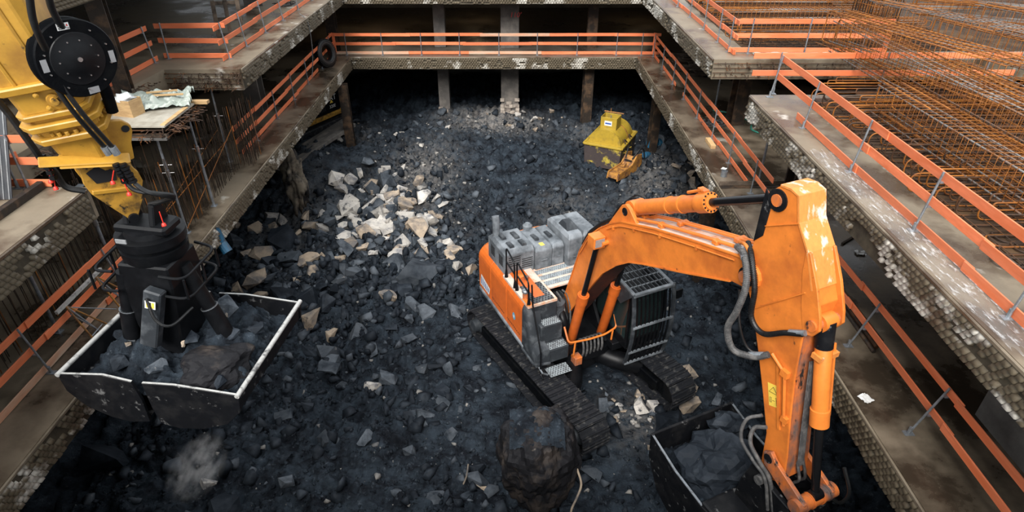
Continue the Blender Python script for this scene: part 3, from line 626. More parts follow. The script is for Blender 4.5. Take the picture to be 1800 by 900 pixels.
for k, (u, v, s, lab) in enumerate(((1521, 702, .13, 'torn white paper scrap on the near right ledge'), (1512, 446, .14, 'white paper scrap on the wet floor under the right slab'), (1272, 298, .10, 'white scrap at the end of the broken bottom board'))):
    p = uz(u, v, ZM); o = cloth('paper_scrap', (p.x, p.y, ZM + .005), s * 1.6, s * 1.8, .4 + k, M['label_white'], .05, 50 + k, 10); tag(o, lab, 'paper')
p, q = uz(1562, 452, ZM), uz(1590, 500, ZM); o = MB().tube([p + Vector((0, 0, .03)), q + Vector((0, 0, .03))], .02, 6).build('pale_stick', M['timber']); tag(o, 'pale thin stick lying on the wet floor below the right slab', 'stick')
p, q = uz(1480, 430, ZM), uz(1500, 418, ZM); o = MB().beam(p + Vector((0, 0, .03)), q + Vector((0, 0, .03)), .06, .04).build('timber_offcut', M['old_timber']); tag(o, 'dark timber offcut on the wet floor below the right slab', 'offcut')
tag(MB().bb((8.7, 5.0, ZM), (9.0, 8.2, ZM + 1.0)).build('low_wall', M['bare_concrete']), 'low grey concrete upstand on the near right middle floor', 'wall')
# polythene film on the right slab
cloth('polythene_film', (6.92, 9.6, ZU + .004), .55, 7.0, 0, M['film'], .035, 77, 90, label='clear crinkled polythene film on the near right slab edge', cat='film')
cloth('polythene_film', (9.6, 20.95, ZU + .004), 3.2, .42, 0, M['tarp'], .09, 78, 50, label='white crumpled plastic along the front of the far right slab', cat='film')
# hanging cord and lamps
o = MB().tube(spline([(-8.75, 26.9, -5.4), (-8.45, 26.8, -5.7), (-8.4, 26.7, -6.6), (-8.5, 26.6, -7.5), (-8.55, 26.4, -7.9)], 5), .018, 6).build('hanging_cable', M['grey_hose']); tag(o, 'grey cable hanging over the upper left slab edge', 'cable')
for k, (x, y, lab) in enumerate(((-8.3, 38.5, 'lit ceiling lamp glowing at the back left of the middle floor'), (-2.2, 41.5, 'dim ceiling lamp at the middle of the dark middle floor'), (8.0, 41.0, 'dim ceiling lamp at the right of the dark middle floor'))):
    o = empty('ceiling_lamp', (x, y, ub - .06), 0, lab, 'lamp'); MB().bb((-.45, -.07, 0), (.45, .07, .06)).build('housing', M['steel'], o); MB().bb((-.42, -.05, -.03), (.42, .05, 0)).build('tube', M['lamp'], o)
    l = bpy.data.lights.new('lamp_light', 'POINT'); l.energy = 28 if k == 0 else 9; l.color = (1, .75, .45); l.shadow_soft_size = .2; lo = bpy.data.objects.new('lamp_light', l); COL.objects.link(lo); lo.parent = o; lo.location = (0, 0, -.2)

# ---------------------------------------------------------------- reinforcement on the right upper slab
def rounded(pts, r, n=4):
    out = []; P = [Vector(p) for p in pts]
    for i, p in enumerate(P):
        if i in (0, len(P) - 1): out.append(p); continue
        a = (P[i - 1] - p); b = (P[i + 1] - p); ra = min(r, a.length / 2, b.length / 2); a = p + a.normalized() * ra; b = p + b.normalized() * ra
        for k in range(n + 1): t = k / n; out.append((1 - t) ** 2 * a + 2 * t * (1 - t) * p + t * t * b)
    return out
def me_of(m, name, mat):
    me = bpy.data.meshes.new(name); me.from_pydata(m.v, [], m.f); me.materials.append(M[mat])
    for p in me.polygons: p.use_smooth = True
    return me
def cage(label, p0, ang, L, w, h, nbars, pitch, br=.018, sr=.0075, mat='rebar_grey', smat='rebar', hair=True, name='rebar_cage', side_mesh=None):
    if side_mesh is None: side_mesh = p0[0] < 10
    if p0[0] > 10: pitch *= 1.3
    o = empty(name, p0, ang, label, 'rebar cage', 'rebar cages'); r = random.Random(int(abs(p0[0] * 31 + p0[1] * 17)))
    bm_ = [me_of(MB().tube(rounded([(-.02, 0, h * .99), (0, 0, 0), (L, 0, 0)] if False else [(0, 0, 0), (L, 0, 0)], .06), br, 5), 'main_bar', k) for k in (mat, 'rebar')]
    hm = None
    for k in range(nbars):
        y = -w / 2 + w * k / (nbars - 1)
        for z in (0, h):
            b = link('main_bar', bm_[0 if r.random() < .6 else 1], None, o); b.location = (r.uniform(-.3, .0), y, z)
    if hair:
        for k in range(max(2, nbars // 2)):
            y = -w / 2 + w * (k + .5) / max(2, nbars // 2)
            if hm is None: hm = me_of(MB().tube(rounded([(1.6, 0, h), (-.35, 0, h), (-.35, 0, 0), (1.6, 0, 0)], .13, 5), br, 5), 'hairpin', 'rebar')
            b = link('hairpin', hm, None, o); b.location = (r.uniform(-.1, .1), y + .02, .02)
            b = link('hairpin', hm, None, o); b.location = (L + r.uniform(-.1, .1), y + .02, .02 + h / 2); b.rotation_euler = (math.pi / 2 * 0, 0, math.pi); b.scale = (1, 1, .5)
    sm = me_of(MB().tube([(0, -w / 2 - .02, -.02), (0, w / 2 + .02, -.02), (0, w / 2 + .02, h + .02), (0, -w / 2 - .02, h + .02)], sr, 4, closed=True), 'stirrup', smat)
    n = int(L / pitch)
    for i in range(n): s = link('stirrup', sm, None, o); s.location = (.1 + i * pitch, 0, 0)
    if side_mesh:
        lm = me_of(MB().tube([(0, 0, 0), (L, 0, 0)], .005, 4), 'thin_bar', 'rebar')
        for z in (h * .25, h * .5, h * .75):
            for y in (-w / 2, w / 2): b = link('thin_bar', lm, None, o); b.location = (0, y, z)
    return o
S = math.radians
for lab, x0, y0_, nx_, ny_ in (('shade-dark formwork panels laid over the near right slab under the bars', 8.2, 4.1, 18, 10), ('shade-dark formwork panels laid over the far right slab under the bars', 8.0, 21.6, 18, 9)):
    o = empty('formwork_deck', (x0, y0_, ZU), 0, lab, 'formwork'); pme = None  # panels laid to darken the slab; their colour holds the shade under the cages
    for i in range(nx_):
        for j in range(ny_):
            if pme is None: b = MB().bb((0, 0, .0), (1.48, 1.235, .021)).build('formwork_panel', M['formply_shaded'], o, bevel=.003); pme = b.data
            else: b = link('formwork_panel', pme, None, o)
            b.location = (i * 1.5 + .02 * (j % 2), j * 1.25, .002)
Zb = ZU + .22
cage('nearest long rebar cage lying along the right railing, rusty with grey bars', (8.85, 14.0, Zb + .30), S(-89), 9, .8, .62, 5, .16)
cage('second rebar cage from the right railing with rounded hairpin ends', (9.75, 18.6, Zb + .55), S(-89.5), 11, .85, .80, 5, .16)
cage('raised slanted rebar cage crossing over the end railing', (9.5, 18.7, Zb + .75), S(-74), 5.6, 1.0, .85, 5, .15)
cage('third rebar cage from the right railing, behind the slanted one', (11.6, 16.4, Zb + .2), S(-88), 9.5, .8, .6, 5, .17)
cage('slanted grey topped rebar cage near the vertical column cage', (12.0, 21.4, Zb + .7), S(-64), 6.5, .8, .7, 5, .17)
cage('rebar cage beyond the slanted one, upper right', (13.9, 20.6, Zb + .3), S(-72), 8, .8, .7, 5, .18)
cage('farthest rebar cage at the upper right corner of the view', (15.6, 21.4, Zb + .6), S(-66), 8, .9, .7, 5, .18)
cage('low rebar cage at the right edge of the view', (13.4, 14.2, Zb + .2), S(-80), 8, .9, .6, 5, .18)
cage('rebar cage across the far right upper slab behind the front railing', (8.5, 23.2, Zb), S(2), 6.2, .9, .42, 6, .17)
cage('second rebar cage across the far right upper slab', (8.3, 25.2, Zb), S(1), 6.2, .9, .42, 6, .17)
cage('third rebar cage across the far right upper slab', (8.4, 27.2, Zb), S(-1), 7.2, .9, .42, 6, .18)
cage('fourth and rearmost rebar cage across the far right upper slab', (8.4, 29.4, Zb), S(0), 8, .9, .42, 6, .18)
cage('rebar cage beyond the low one at the right edge', (16.2, 17.0, Zb + .3), S(-70), 9, .9, .6, 5, .2)
cage('rear rebar cage behind the column cage, left one', (13.5, 27.5, Zb + .2), S(-8), 8, 1.0, .5, 6, .2)
cage('rear rebar cage behind the column cage, right one', (15.8, 25.2, Zb + .3), S(-30), 9, 1.0, .5, 6, .2)
cage('outermost rebar cage at the top right corner', (18.2, 22.0, Zb + .2), S(-66), 9, 1.0, .7, 5, .2)
cage('back right rebar cage lying across the slab beyond all others', (14.5, 30.5, Zb + .2), S(-4), 9, 1.0, .6, 6, .2)
cage('back right rebar cage at the far corner with rounded ends', (18.5, 26.5, Zb + .4), S(-40), 9, 1.0, .7, 6, .2)
cage('long rebar cage at the far right edge of the far slab', (19.5, 30.0, Zb + .2), S(-20), 9, 1.0, .7, 6, .2)
# vertical column cage
o = cage('tall upright column cage of dense dark bars rising from the far right slab', (13.5, 23.6, ZU), 0, 4.2, 1.15, 1.0, 9, .28, .02, .01, 'rebar_dark', 'rebar', False, 'column_cage', False); o.rotation_euler = (0, S(-90), S(20))
for k in range(9):
    for y in (-.575, .575): b = MB().tube([(0, y, k * .125), (4.2, y, k * .125)], .02, 5).build('main_bar', M['rebar_dark'], o)
# hairpins lying side by side across the slab
def hairpins(label, x0, ya, yb, step, L, z, h, seed, grp, mats=('rebar', 'rebar_dark')):
    r = random.Random(seed); y = ya; ms = [me_of(MB().tube(rounded([(L, 0, h), (0, 0, h), (0, 0, 0), (L, 0, 0)], h * .42, 5), .017, 5), 'hairpin_bar', k) for k in mats]; n = 0
    while y < yb and n < 110:
        b = link('hairpin_bar', ms[0 if r.random() < .35 else 1]); b.location = (x0 + r.uniform(-.15, .6), y, z); b.rotation_euler = (S(90) if y < 9.6 and x0 < 8 else 0, 0, S(r.uniform(-1.5, 1.5))); tag(b, label, 'rebar', grp); y += step * r.uniform(.7, 1.3); n += 1
hairpins('U-bent rusty bar lying across the near right slab with its bend towards the railing', 7.85, 5.0, 16.4, .20, 7, ZU + .06, .38, 1, 'U bars across the near right slab')
hairpins('U-bent rusty bar lying across the far right slab behind its front railing', 7.9, 21.7, 30, .26, 6.5, ZU + .06, .34, 2, 'U bars across the far right slab')
hairpins('upper layer bent bar resting on the near right hairpins', 8.1, 8.5, 16.4, .34, 6, ZU + .52, .14, 3, 'upper bent bars on the near right slab', ('rebar', 'rebar_dark'))
# mesh under the cages
o = empty('rebar_mat', (7.9, 4.5, ZU + .05), 0, 'flat mat of crossed rusty bars covering the near right slab under the cages', 'rebar mat')
bm1 = me_of(MB().tube([(0, 0, 0), (8, 0, 0)], .012, 4), 'cross_bar', 'rebar_dark'); bm2 = me_of(MB().tube([(0, 0, .02), (0, 12, .02)], .010, 4), 'long_bar', 'rebar_dark')
for k in range(38): b = link('cross_bar', bm1, None, o); b.location = (0, .1 + k * .31, 0)
for k in range(26): b = link('long_bar', bm2, None, o); b.location = (.3 + k * .30, 0, 0)
o = empty('rebar_mat', (8.0, 21.7, ZU + .05), 0, 'flat mat of crossed rusty bars on the far right slab', 'rebar mat')
bm3 = me_of(MB().tube([(0, 0, .02), (0, 9, .02)], .010, 4), 'long_bar', 'rebar_dark')
for k in range(28): b = link('cross_bar', bm1, None, o); b.location = (0, .1 + k * .31, 0)
for k in range(26): b = link('long_bar', bm3, None, o); b.location = (.3 + k * .30, 0, 0)
# ---------------------------------------------------------------- orange excavator (local: x forward, y left, z up)
EX_ROT = math.atan2(-.9075, .42)
ex = empty('excavator', (EX, EY, EZ), EX_ROT, 'large orange crawler excavator with caged cab standing in the middle of the pit', 'excavator')
YC = -.10
def C_(p): return p
# --- tracks, turned a little against the house
TR = math.radians(6.3); RT = Matrix.Rotation(TR, 3, 'Z')
def rotmb(m): m.v = [tuple(RT @ Vector(p)) for p in m.v]; return m
def track(yc):
    L0, L1, R = -2.62, 3.02, .50; zc = .58; Wd = .92
    f = MB(); f.prism([(L0 + .1, .25), (L1 - .1, .25), (L1 - .15, .85), (L0 + .15, .85)], yc - .22, yc + .22); f.bb((L0 + .3, yc - .36, .35), (L1 - .3, yc + .36, .72))
    fr = rotmb(f).build('track_frame', M['matt_black'], ex, bevel=.03)
    per = []; n = 12
    for x0, x1 in ((L0, L1),):
        path = [(x, zc + R) for x in np.linspace(L0, L1, 40)] + [(L1 + R * math.sin(a), zc + R * math.cos(a)) for a in np.linspace(0, math.pi, 30)[1:]] + [(x, zc - R) for x in np.linspace(L1, L0, 40)[1:]] + [(L0 - R * math.sin(a), zc - R * math.cos(a)) for a in np.linspace(0, math.pi, 30)[1:-1]]
    P = np.array(path); Q = np.vstack([P, P[:1]]); s = np.concatenate([[0], np.cumsum(np.linalg.norm(np.diff(Q, axis=0), axis=1))]); tot = s[-1]; N = int(tot / .235)
    m = MB(); w = tot / N
    m.bb((-w * .48, -Wd / 2, -.01), (w * .48, Wd / 2, .025)); 
    for gx in (-.32, .32): m.prism([(gx * w - .018, .02), (gx * w + .018, .02), (gx * w + .010, .062), (gx * w - .010, .062)], -Wd / 2, Wd / 2)
    me = bpy.data.meshes.new('track_shoe'); me.from_pydata(m.v, [], m.f); me.materials.append(M['track'])
    for i in range(N):
        t = (i + .5) * w; k = np.searchsorted(s, t) - 1; u = (t - s[k]) / (s[k + 1] - s[k]); p = Q[k] * (1 - u) + Q[k + 1] * u; d = Q[k + 1] - Q[k]; a = math.atan2(d[1], d[0])
        o = link('track_shoe', me, None, fr); pos = RT @ Vector((p[0], yc, p[1])); o.location = pos; o.rotation_euler = Euler((0, -a, TR), 'XYZ')
    for x, nm in ((L1, 'idler_wheel'), (L0, 'drive_sprocket')):
        q = MB().lathe([(-.2, 0), (-.2, .40), (.2, .40), (.2, 0)], (x, yc, zc), (0, 1, 0), 24); rotmb(q).build(nm, M['black'], fr, smooth=True)
        sgn = -1 if yc < -.5 else 1
        q = MB().lathe([(0, .30), (.10, .29), (.14, .24), (.30, .22), (.32, .17), (.32, 0)], (x, yc + sgn * .22, zc), (0, sgn, 0), 20); rotmb(q).build('hub', M['charcoal'], fr, smooth=True)
    for k in range(7):
        q = MB().lathe([(-.22, 0), (-.22, .14), (.22, .14), (.22, 0)], (L0 + .7 + k * .72, yc, .22), (0, 1, 0), 14); rotmb(q).build('roller', M['black'], fr, smooth=True)
    return fr
track(-1.85); track(1.40)
# car body: round centre and four swept legs with rolled edges
m = MB()
m.lathe([(.55, 1.0), (1.0, 1.0), (1.12, .95)], (0, -.22, 0), n=32)
for sx_ in (-1, 1):
    for sy_ in (-1, 1):
        pts = [(sx_ * .2, -.22 + sy_ * .3, .78), (sx_ * .9, -.22 + sy_ * .55, .80), (sx_ * 1.45, -.22 + sy_ * .95, .72), (sx_ * 1.75, -.22 + sy_ * 1.45, .60)]
        sp = spline(pts, 5); m.tube(sp, [.30] * len(sp), 12)
rotmb(m).build('car_body', M['black'], ex, smooth=True)
m = MB(); m.lathe([(1.10, 1.22), (1.34, 1.22)], (0, 0, 0), n=40); m.build('slew_ring', M['black'], ex, smooth=True)
# --- house
m = MB(); m.bb((-3.2, -1.95, 1.32), (1.0, -.5, 1.62)); m.bb((-3.2, -.5, 1.32), (.9, .45, 1.62)); m.bb((-3.2, .45, 1.32), (1.4, 1.95, 1.60)); m.build('revolving_frame', M['black'], ex, bevel=.02)
# counterweight at the rear, rounded corners
def cw_ring(z, k):
    P = [(-2.75, -2.0 + .02), (-3.25, -1.85), (-3.75, -1.3), (-3.95, -.5), (-3.95, .5), (-3.75, 1.3), (-3.25, 1.85), (-2.75, 1.98), (-2.7, 0)]
    return [Vector((x + (0 if i in (0, 7, 8) else k), y * (1 - .0 * k), z)) for i, (x, y) in enumerate(P)]
MB().loft([cw_ring(1.45, .15), cw_ring(1.7, 0), cw_ring(2.75, 0), cw_ring(3.0, .12)]).build('counterweight', M['orange'], ex, bevel=.04)
# right side panels with rounded shoulder
def prof(x, top=3.22, r=.40, y=-2.03, bot=1.62):
    return [Vector((x, y, bot)), Vector((x, y, top - r))] + [Vector((x, y + r - r * math.cos(a), top - r + r * math.sin(a))) for a in np.linspace(.25, math.pi / 2, 6)] + [Vector((x, -1.30, top)), Vector((x, -1.30, bot))]
for a, b in ((-3.12, -2.16), (-2.14, -.92), (-.90, .24)):
    r0 = prof(a); r1 = prof(b)
    MB().loft([r0, r1]).build('side_panel', M['orange_side'], ex, bevel=.012)
MB().loft([prof(-3.13), prof(-3.4, 3.1, .45, -1.9), prof(-3.62, 2.9, .5, -1.72)]).build('rear_corner_panel', M['orange'], ex, smooth=True)
MB().bb((-3.1, -2.07, 1.50), (.35, -1.9, 1.62)).build('lower_skirt', M['grey_top'], ex, bevel=.02)
# front fender and steps, dark grey
def fr(x, top, y=-2.05, bot=1.45, r=.3): return [Vector((x, y, bot)), Vector((x, y, top - r))] + [Vector((x, y + r - r * math.cos(a), top - r + r * math.sin(a))) for a in np.linspace(.3, math.pi / 2, 5)] + [Vector((x, -1.60, top)), Vector((x, -1.60, bot))]
MB().loft([fr(.25, 3.20), fr(.45, 3.05), fr(.68, 2.5), fr(.80, 2.05), fr(1.18, 1.98), fr(1.22, 1.75)]).build('front_fender', M['charcoal'], ex, smooth=True)
MB().tube([(.3, -2.06, 1.5), (1.1, -2.06, 1.5), (1.22, -2.0, 1.55), (1.24, -1.6, 1.5)], .045, 8).build('lower_bumper', M['charcoal'], ex)
MB().bb((.05, -1.85, 2.55), (.50, -1.02, 3.12)).build('step_box', M['charcoal'], ex, bevel=.03)
MB().bb((.45, -1.72, 1.95), (.85, -1.00, 2.58)).build('step_box', M['charcoal'], ex, bevel=.035)
MB().bb((.45, -1.90, 1.40), (1.18, -.92, 1.93)).build('step_box', M['charcoal'], ex, bevel=.05)
def plate(name, x0, x1, y0, y1, z, mat, nx_, ny_, par=ex, hr=.022):
    o = MB().bb((x0, y0, z), (x1, y1, z + .018)).build(name, M[mat], par, bevel=.004); m = MB()
    for i in range(nx_):
        for j in range(ny_):
            x = x0 + (x1 - x0) * (i + .5) / nx_; y = y0 + (y1 - y0) * (j + .5 + (.22 if i % 2 else -.22)) / ny_
            m.add([(x + hr * math.cos(k * math.pi / 3), y + hr * math.sin(k * math.pi / 3), z + .0195) for k in range(6)], [(0, 1, 2, 3, 4, 5)])
    h = m.build('hole', M['hole'], o); h['kind'] = 'stuff'; return o
plate('anti_slip_plate', -.45, .48, -1.80, -1.12, 3.20, 'dark_tread', 11, 7, hr=.03)
plate('step_tread', .55, .84, -1.62, -1.08, 2.58, 'tread', 5, 8)
plate('step_tread', .90, 1.17, -1.6, -1.0, 1.93, 'tread', 4, 8)
plate('step_tread', 1.20, 1.60, -1.75, -1.05, 1.28, 'tread', 6, 8)
m = MB(); m.tube([(1.1, -1.95, 1.45), (1.45, -1.95, 1.40), (1.45, -1.78, 1.28)], .03, 8); m.build('step_bracket', M['steel'], ex)
# decks
MB().bb((-1.28, -1.98, 3.08), (.5, -1.02, 3.19)).build('tank_deck', M['orange_deck'], ex, bevel=.015)
MB().bb((.1, -1.98, 3.192), (.5, -1.82, 3.21)).build('deck_edge', M['orange'], ex)
pdk = MB().bb((-1.28, -1.22, 3.02), (-.18, .45, 3.10)).build('centre_deck', M['orange_deck'], ex, bevel=.012)
for k in range(3): plate('anti_slip_plate', -1.13 + k * .32, -.92 + k * .32, -1.05, .30, 3.10, 'tread', 3, 18, hr=.016)
MB().lathe([(0, .13), (.05, .13), (.07, .1), (.07, 0)], (-.95, -1.55, 3.19), n=16).build('filler_cover', M['orange'], ex, smooth=True)
MB().lathe([(0, .07), (.13, .07), (.14, .05), (.14, 0)], (-.72, -1.45, 3.19), n=14).build('filler_cap', M['orange_worn'], ex, smooth=True)
q = MB().lathe([(0, .085), (.22, .085), (.22, 0)], (.12, -1.88, 3.2), n=16).build('filler_neck', M['orange_worn'], ex, smooth=True)
MB().lathe([(0, .11), (.06, .11), (.08, .09), (.08, 0)], (.12, -1.88, 3.42), n=16).build('filler_lid', M['steel'], q, smooth=True)
# engine hoods
def hood(x0, x1, y0, y1, z0, z1, ch=.16):
    return MB().loft([[Vector((x0, y0, z0)), Vector((x1, y0, z0)), Vector((x1, y1, z0)), Vector((x0, y1, z0))], [Vector((x0, y0, z1 - ch)), Vector((x1, y0, z1 - ch)), Vector((x1, y1, z1 - ch)), Vector((x0, y1, z1 - ch))], [Vector((x0 + ch, y0 + ch * .6, z1)), Vector((x1 - ch, y0 + ch * .6, z1)), Vector((x1 - ch, y1, z1)), Vector((x0 + ch, y1, z1))]])
h1 = hood(-2.6, -1.24, -1.90, -.92, 3.1, 3.98, .14).build('engine_hood', M['grey_top'], ex, bevel=.02)
h2 = hood(-2.55, -1.18, -.90, -.32, 3.1, 3.86, .10).build('engine_hood', M['grey_top'], ex, bevel=.02)
h2b = hood(-2.55, -1.18, -.31, .10, 3.1, 3.86, .10).build('engine_hood', M['grey_top'], ex, bevel=.02)
h3 = hood(-2.42, -.94, .12, .62, 3.1, 4.2, .12).build('tank_cover', M['grey_top'], ex, bevel=.02); h4 = hood(-2.42, -.94, .64, 1.15, 3.1, 4.2, .12).build('tank_cover', M['grey_top'], ex, bevel=.02)
MB().bb((-3.0, -1.8, 2.95), (-2.5, 1.9, 3.12)).build('rear_cover', M['charcoal'], ex, bevel=.03)
for par, x, y, z, l, w in ((h1, -2.15, -1.62, 3.98, .42, .16), (h1, -1.58, -1.60, 3.98, .36, .16), (h1, -2.05, -1.22, 3.98, .44, .17), (h1, -1.56, -1.2, 3.98, .36, .17), (h2, -1.85, -.62, 3.86, .40, .15), (h2b, -1.85, -.14, 3.86, .40, .15)):
    MB().loft([[Vector((x - l / 2, y - w / 2, z)), Vector((x + l / 2, y - w / 2, z)), Vector((x + l / 2, y + w / 2, z)), Vector((x - l / 2, y + w / 2, z))], [Vector((x - l / 2 + .03, y - w / 2 + .02, z + .05)), Vector((x + l / 2 - .02, y - w / 2 + .02, z + .09)), Vector((x + l / 2 - .02, y + w / 2 - .02, z + .09)), Vector((x - l / 2 + .03, y + w / 2 - .02, z + .05))]]).build('vent_scoop', M['charcoal'], par, bevel=.01)
MB().bb((-1.50, -.66, 3.862), (-1.32, -.52, 3.866)).build('warning_label', M['sticker'], h2)
m = MB(); x, y, z = -1.55, .42, 4.2
m.loft([[Vector((x - .3, y - .2, z)), Vector((x + .3, y - .2, z)), Vector((x + .3, y + .2, z)), Vector((x - .3, y + .2, z))], [Vector((x - .2, y - .12, z + .17)), Vector((x + .08, y - .12, z + .17)), Vector((x + .08, y + .12, z + .17)), Vector((x - .2, y + .12, z + .17))]]).build('air_intake', M['charcoal'], h3, bevel=.01)
for par, y0, y1, zz in ((h1, -1.8, -1.4, 3.7), (h1, -1.35, -.98, 3.55), (h2, -.82, -.42, 3.45), (h2b, -.25, .02, 3.45), (h3, .2, .52, 3.45)):
    m = MB(); x = -1.23 if par is h1 else -1.17 if par in (h2, h2b) else -.93
    for s in np.linspace(0, 1, 5): m.bb((x - .005, y0, zz - .25 + .1 * s * 3), (x + .012, y1, zz - .235 + .1 * s * 3))
    (m if par is h1 else MB().tube([(x, y0 + .1, zz), (x + .04, y0 + .1, zz), (x + .04, y1 - .1, zz), (x, y1 - .1, zz)], .012, 6)).build('louvre' if par is h1 else 'grab_handle', M['hole'] if par is h1 else M['grey_top'], par)
for k in range(2):
    m = MB(); x0 = -2.35 + k * .62
    for i in range(6): m.bb((x0, -1.912, 3.35 + i * .06), (x0 + .28, -1.895, 3.38 + i * .06))
    m.build('louvre', M['hole'], h1)
MB().tube([(-2.35, -1.72, 3.85), (-2.35, -1.72, 4.45), (-2.40, -1.72, 4.62)], .115, 16).build('exhaust_pipe', M['grey_top'], ex, smooth=True)
MB().lathe([(0, .16), (.12, .16), (.2, .08), (.2, 0)], (-2.5, -.55, 3.84), n=16).build('air_cleaner_cap', M['grey_top'], ex, smooth=True)
# handrails by the steps
def rail(pts, r=.026): return MB().tube(rounded(pts, .12), r, 8).build('handrail', M['black'], ex)
rail([(-1.12, -1.93, 3.2), (-1.12, -1.93, 4.25), (-.55, -1.93, 4.05), (-.50, -1.93, 3.2)]); rail([(-1.1, -1.93, 3.75), (-.52, -1.93, 3.65)])
rail([(-.36, -1.93, 3.2), (-.36, -1.93, 4.2), (.40, -1.93, 3.95), (.44, -1.93, 3.2)]); rail([(-.36, -1.93, 3.72), (.42, -1.93, 3.6)])
rail([(.55, -1.90, 3.95), (.62, -1.9, 3.3), (1.25, -1.92, 2.0), (1.32, -1.95, 1.25), (1.5, -1.95, 1.2)])
for x in (-1.12, -.5, -.36, .44): MB().cyl((x, -1.93, 3.19), (x, -1.93, 3.45), .06, .03, 8).build('rail_socket', M['black'], ex)
# writing on the panel
dec = MB().add([(-3.05, -2.034, 1.75), (-2.3, -2.034, 1.75), (-2.22, -2.034, 2.05), (-2.95, -2.034, 2.20)], [(0, 1, 2, 3)]).build('logo_decal', M['label_white'], ex)
m = MB()
for k in range(6):
    x = -2.98 + k * .115; m.add([(x, -2.036, 1.80), (x + .05, -2.036, 1.80), (x + .09, -2.036, 2.08 - .02 * k), (x + .045, -2.036, 2.1 - .02 * k)], [(0, 1, 2, 3)])
m.build('logo_letters', M['print_blue'], dec)
m = MB(); r = random.Random(2)
for k in range(24):
    x = -2.02 + k * .088
    if k in (11, 12): continue
    h = r.uniform(.05, .09); m.add([(x, -2.033, 1.80), (x + .02, -2.033, 1.80), (x + .035, -2.033, 1.80 + h), (x + .015, -2.033, 1.80 + h)], [(0, 1, 2, 3)]); m.add([(x + .02, -2.033, 1.80 + h * .4), (x + .06, -2.033, 1.80 + h * .4), (x + .06, -2.033, 1.825 + h * .4), (x + .02, -2.033, 1.825 + h * .4)], [(0, 1, 2, 3)])
m.build('panel_lettering', M['print_black'], ex)
bd = MB().add([(-.35 + .10 * math.cos(a), -2.034, 2.25 + .13 * math.sin(a)) for a in np.linspace(0, 2 * math.pi, 20)[:-1]], [tuple(range(19))]).build('round_badge', M['badge_blue'], ex)
MB().add([(-.35 + .04 * math.cos(a), -2.036, 2.25 + .06 * math.sin(a)) for a in np.linspace(0, 2 * math.pi, 12)[:-1]], [tuple(range(11))]).build('badge_mark', M['label_white'], bd)
# machinery in the gap beside the boom foot
m = MB(); m.lathe([(1.6, .42), (2.3, .42), (2.5, .30), (2.75, .28), (2.8, 0)], (.10, -.85, 0), n=20); m.lathe([(1.6, .3), (2.5, .3), (2.6, 0)], (-.5, -.55, 0), n=16); m.build('swing_motor', M['charcoal'], ex, smooth=True)
for k in range(6):
    y = -1.0 + k * .1; MB().tube(spline([(-.15, y, 2.9), (.1, y + .05, 2.75 + .05 * (k % 3)), (.35, y + .02, 2.5), (.45, y, 1.9)], 5), .03, 6).build('hydraulic_hose', M['grey_hose'] if k % 2 else M['rubber'], ex)
for y in (-.62, .42):
    MB().prism([(-.5, 1.5), (1.1, 1.5), (.6, 2.0), (.25, 2.45), (-.15, 2.45), (-.5, 1.9)], y - .05, y + .05).build('boom_bracket', M['black'], ex, bevel=.02)
MB().tube(spline([(.2, -.75, 2.5), (.5, -.8, 2.3), (.6, -.78, 1.9), (.55, -.7, 1.4)], 6), .13, 10).build('rubber_duct', M['black'], ex, smooth=True)
# --- boom
def shrink(p): return p
B_up = [(-.25, 1.95), (-.12, 2.5), (.14, 3.27), (.64, 4.76), (1.0, 5.42), (1.52, 5.95), (1.95, 6.30), (2.42, 6.60), (3.64, 7.05), (4.93, 7.44), (6.05, 7.76), (6.32, 7.82)]
B_tip = [(6.45 + .27 * math.cos(a), 7.52 + .27 * math.sin(a)) for a in np.linspace(1.6, -1.2, 7)]
B_lo = [(6.08, 7.18), (4.76, 6.57), (3.42, 5.98), (2.9, 5.72), (2.42, 5.34), (1.84, 4.74), (.96, 3.40), (.24, 2.27), (-.05, 1.85)]
bh = .36
boom = MB().prism(B_up + B_tip + B_lo, YC - bh, YC + bh).build('boom', M['orange'], ex, bevel=.02, seg=2)
def ribbon(pts, y0, y1, th, name, mat, par, off=.0):
    V = []; F = []; P = [Vector((a, 0, b)) for a, b in pts]; N = len(P)
    for i, p in enumerate(P):
        t = (P[min(i + 1, N - 1)] - P[max(i - 1, 0)]).normalized(); n = Vector((-t.z, 0, t.x))
        for y in (y0, y1):
            for k in (off, off + th): q = p + n * k; V.append((q.x, y, q.z))
    for i in range(N - 1):
        a = i * 4; b = a + 4; F += [(a, b, b + 1, a + 1), (a + 2, a + 3, b + 3, b + 2), (a + 1, b + 1, b + 3, a + 3), (a, a + 2, b + 2, b)]
    F += [(0, 1, 3, 2), (4 * N - 4, 4 * N - 2, 4 * N - 1, 4 * N - 3)]
    m = MB(); m.add(V, F); return m.build(name, mat, par)
ribbon(B_lo[1:], YC - bh + .02, YC + bh - .02, .012, 'underside_plate', M['maroon'], boom, -.004)
ribbon(B_lo[:-1], YC - bh - .03, YC - bh + .03, .03, 'lower_flange', M['orange'], boom, -.015)
ribbon(B_up[1:], YC - bh - .025, YC - bh + .03, .03, 'upper_flange', M['orange'], boom, -.015)
ribbon(B_up[7:11], YC - bh + .04, YC + bh - .04, .006, 'scuffed_top_plate', M['orange_deck'], boom, -.003)
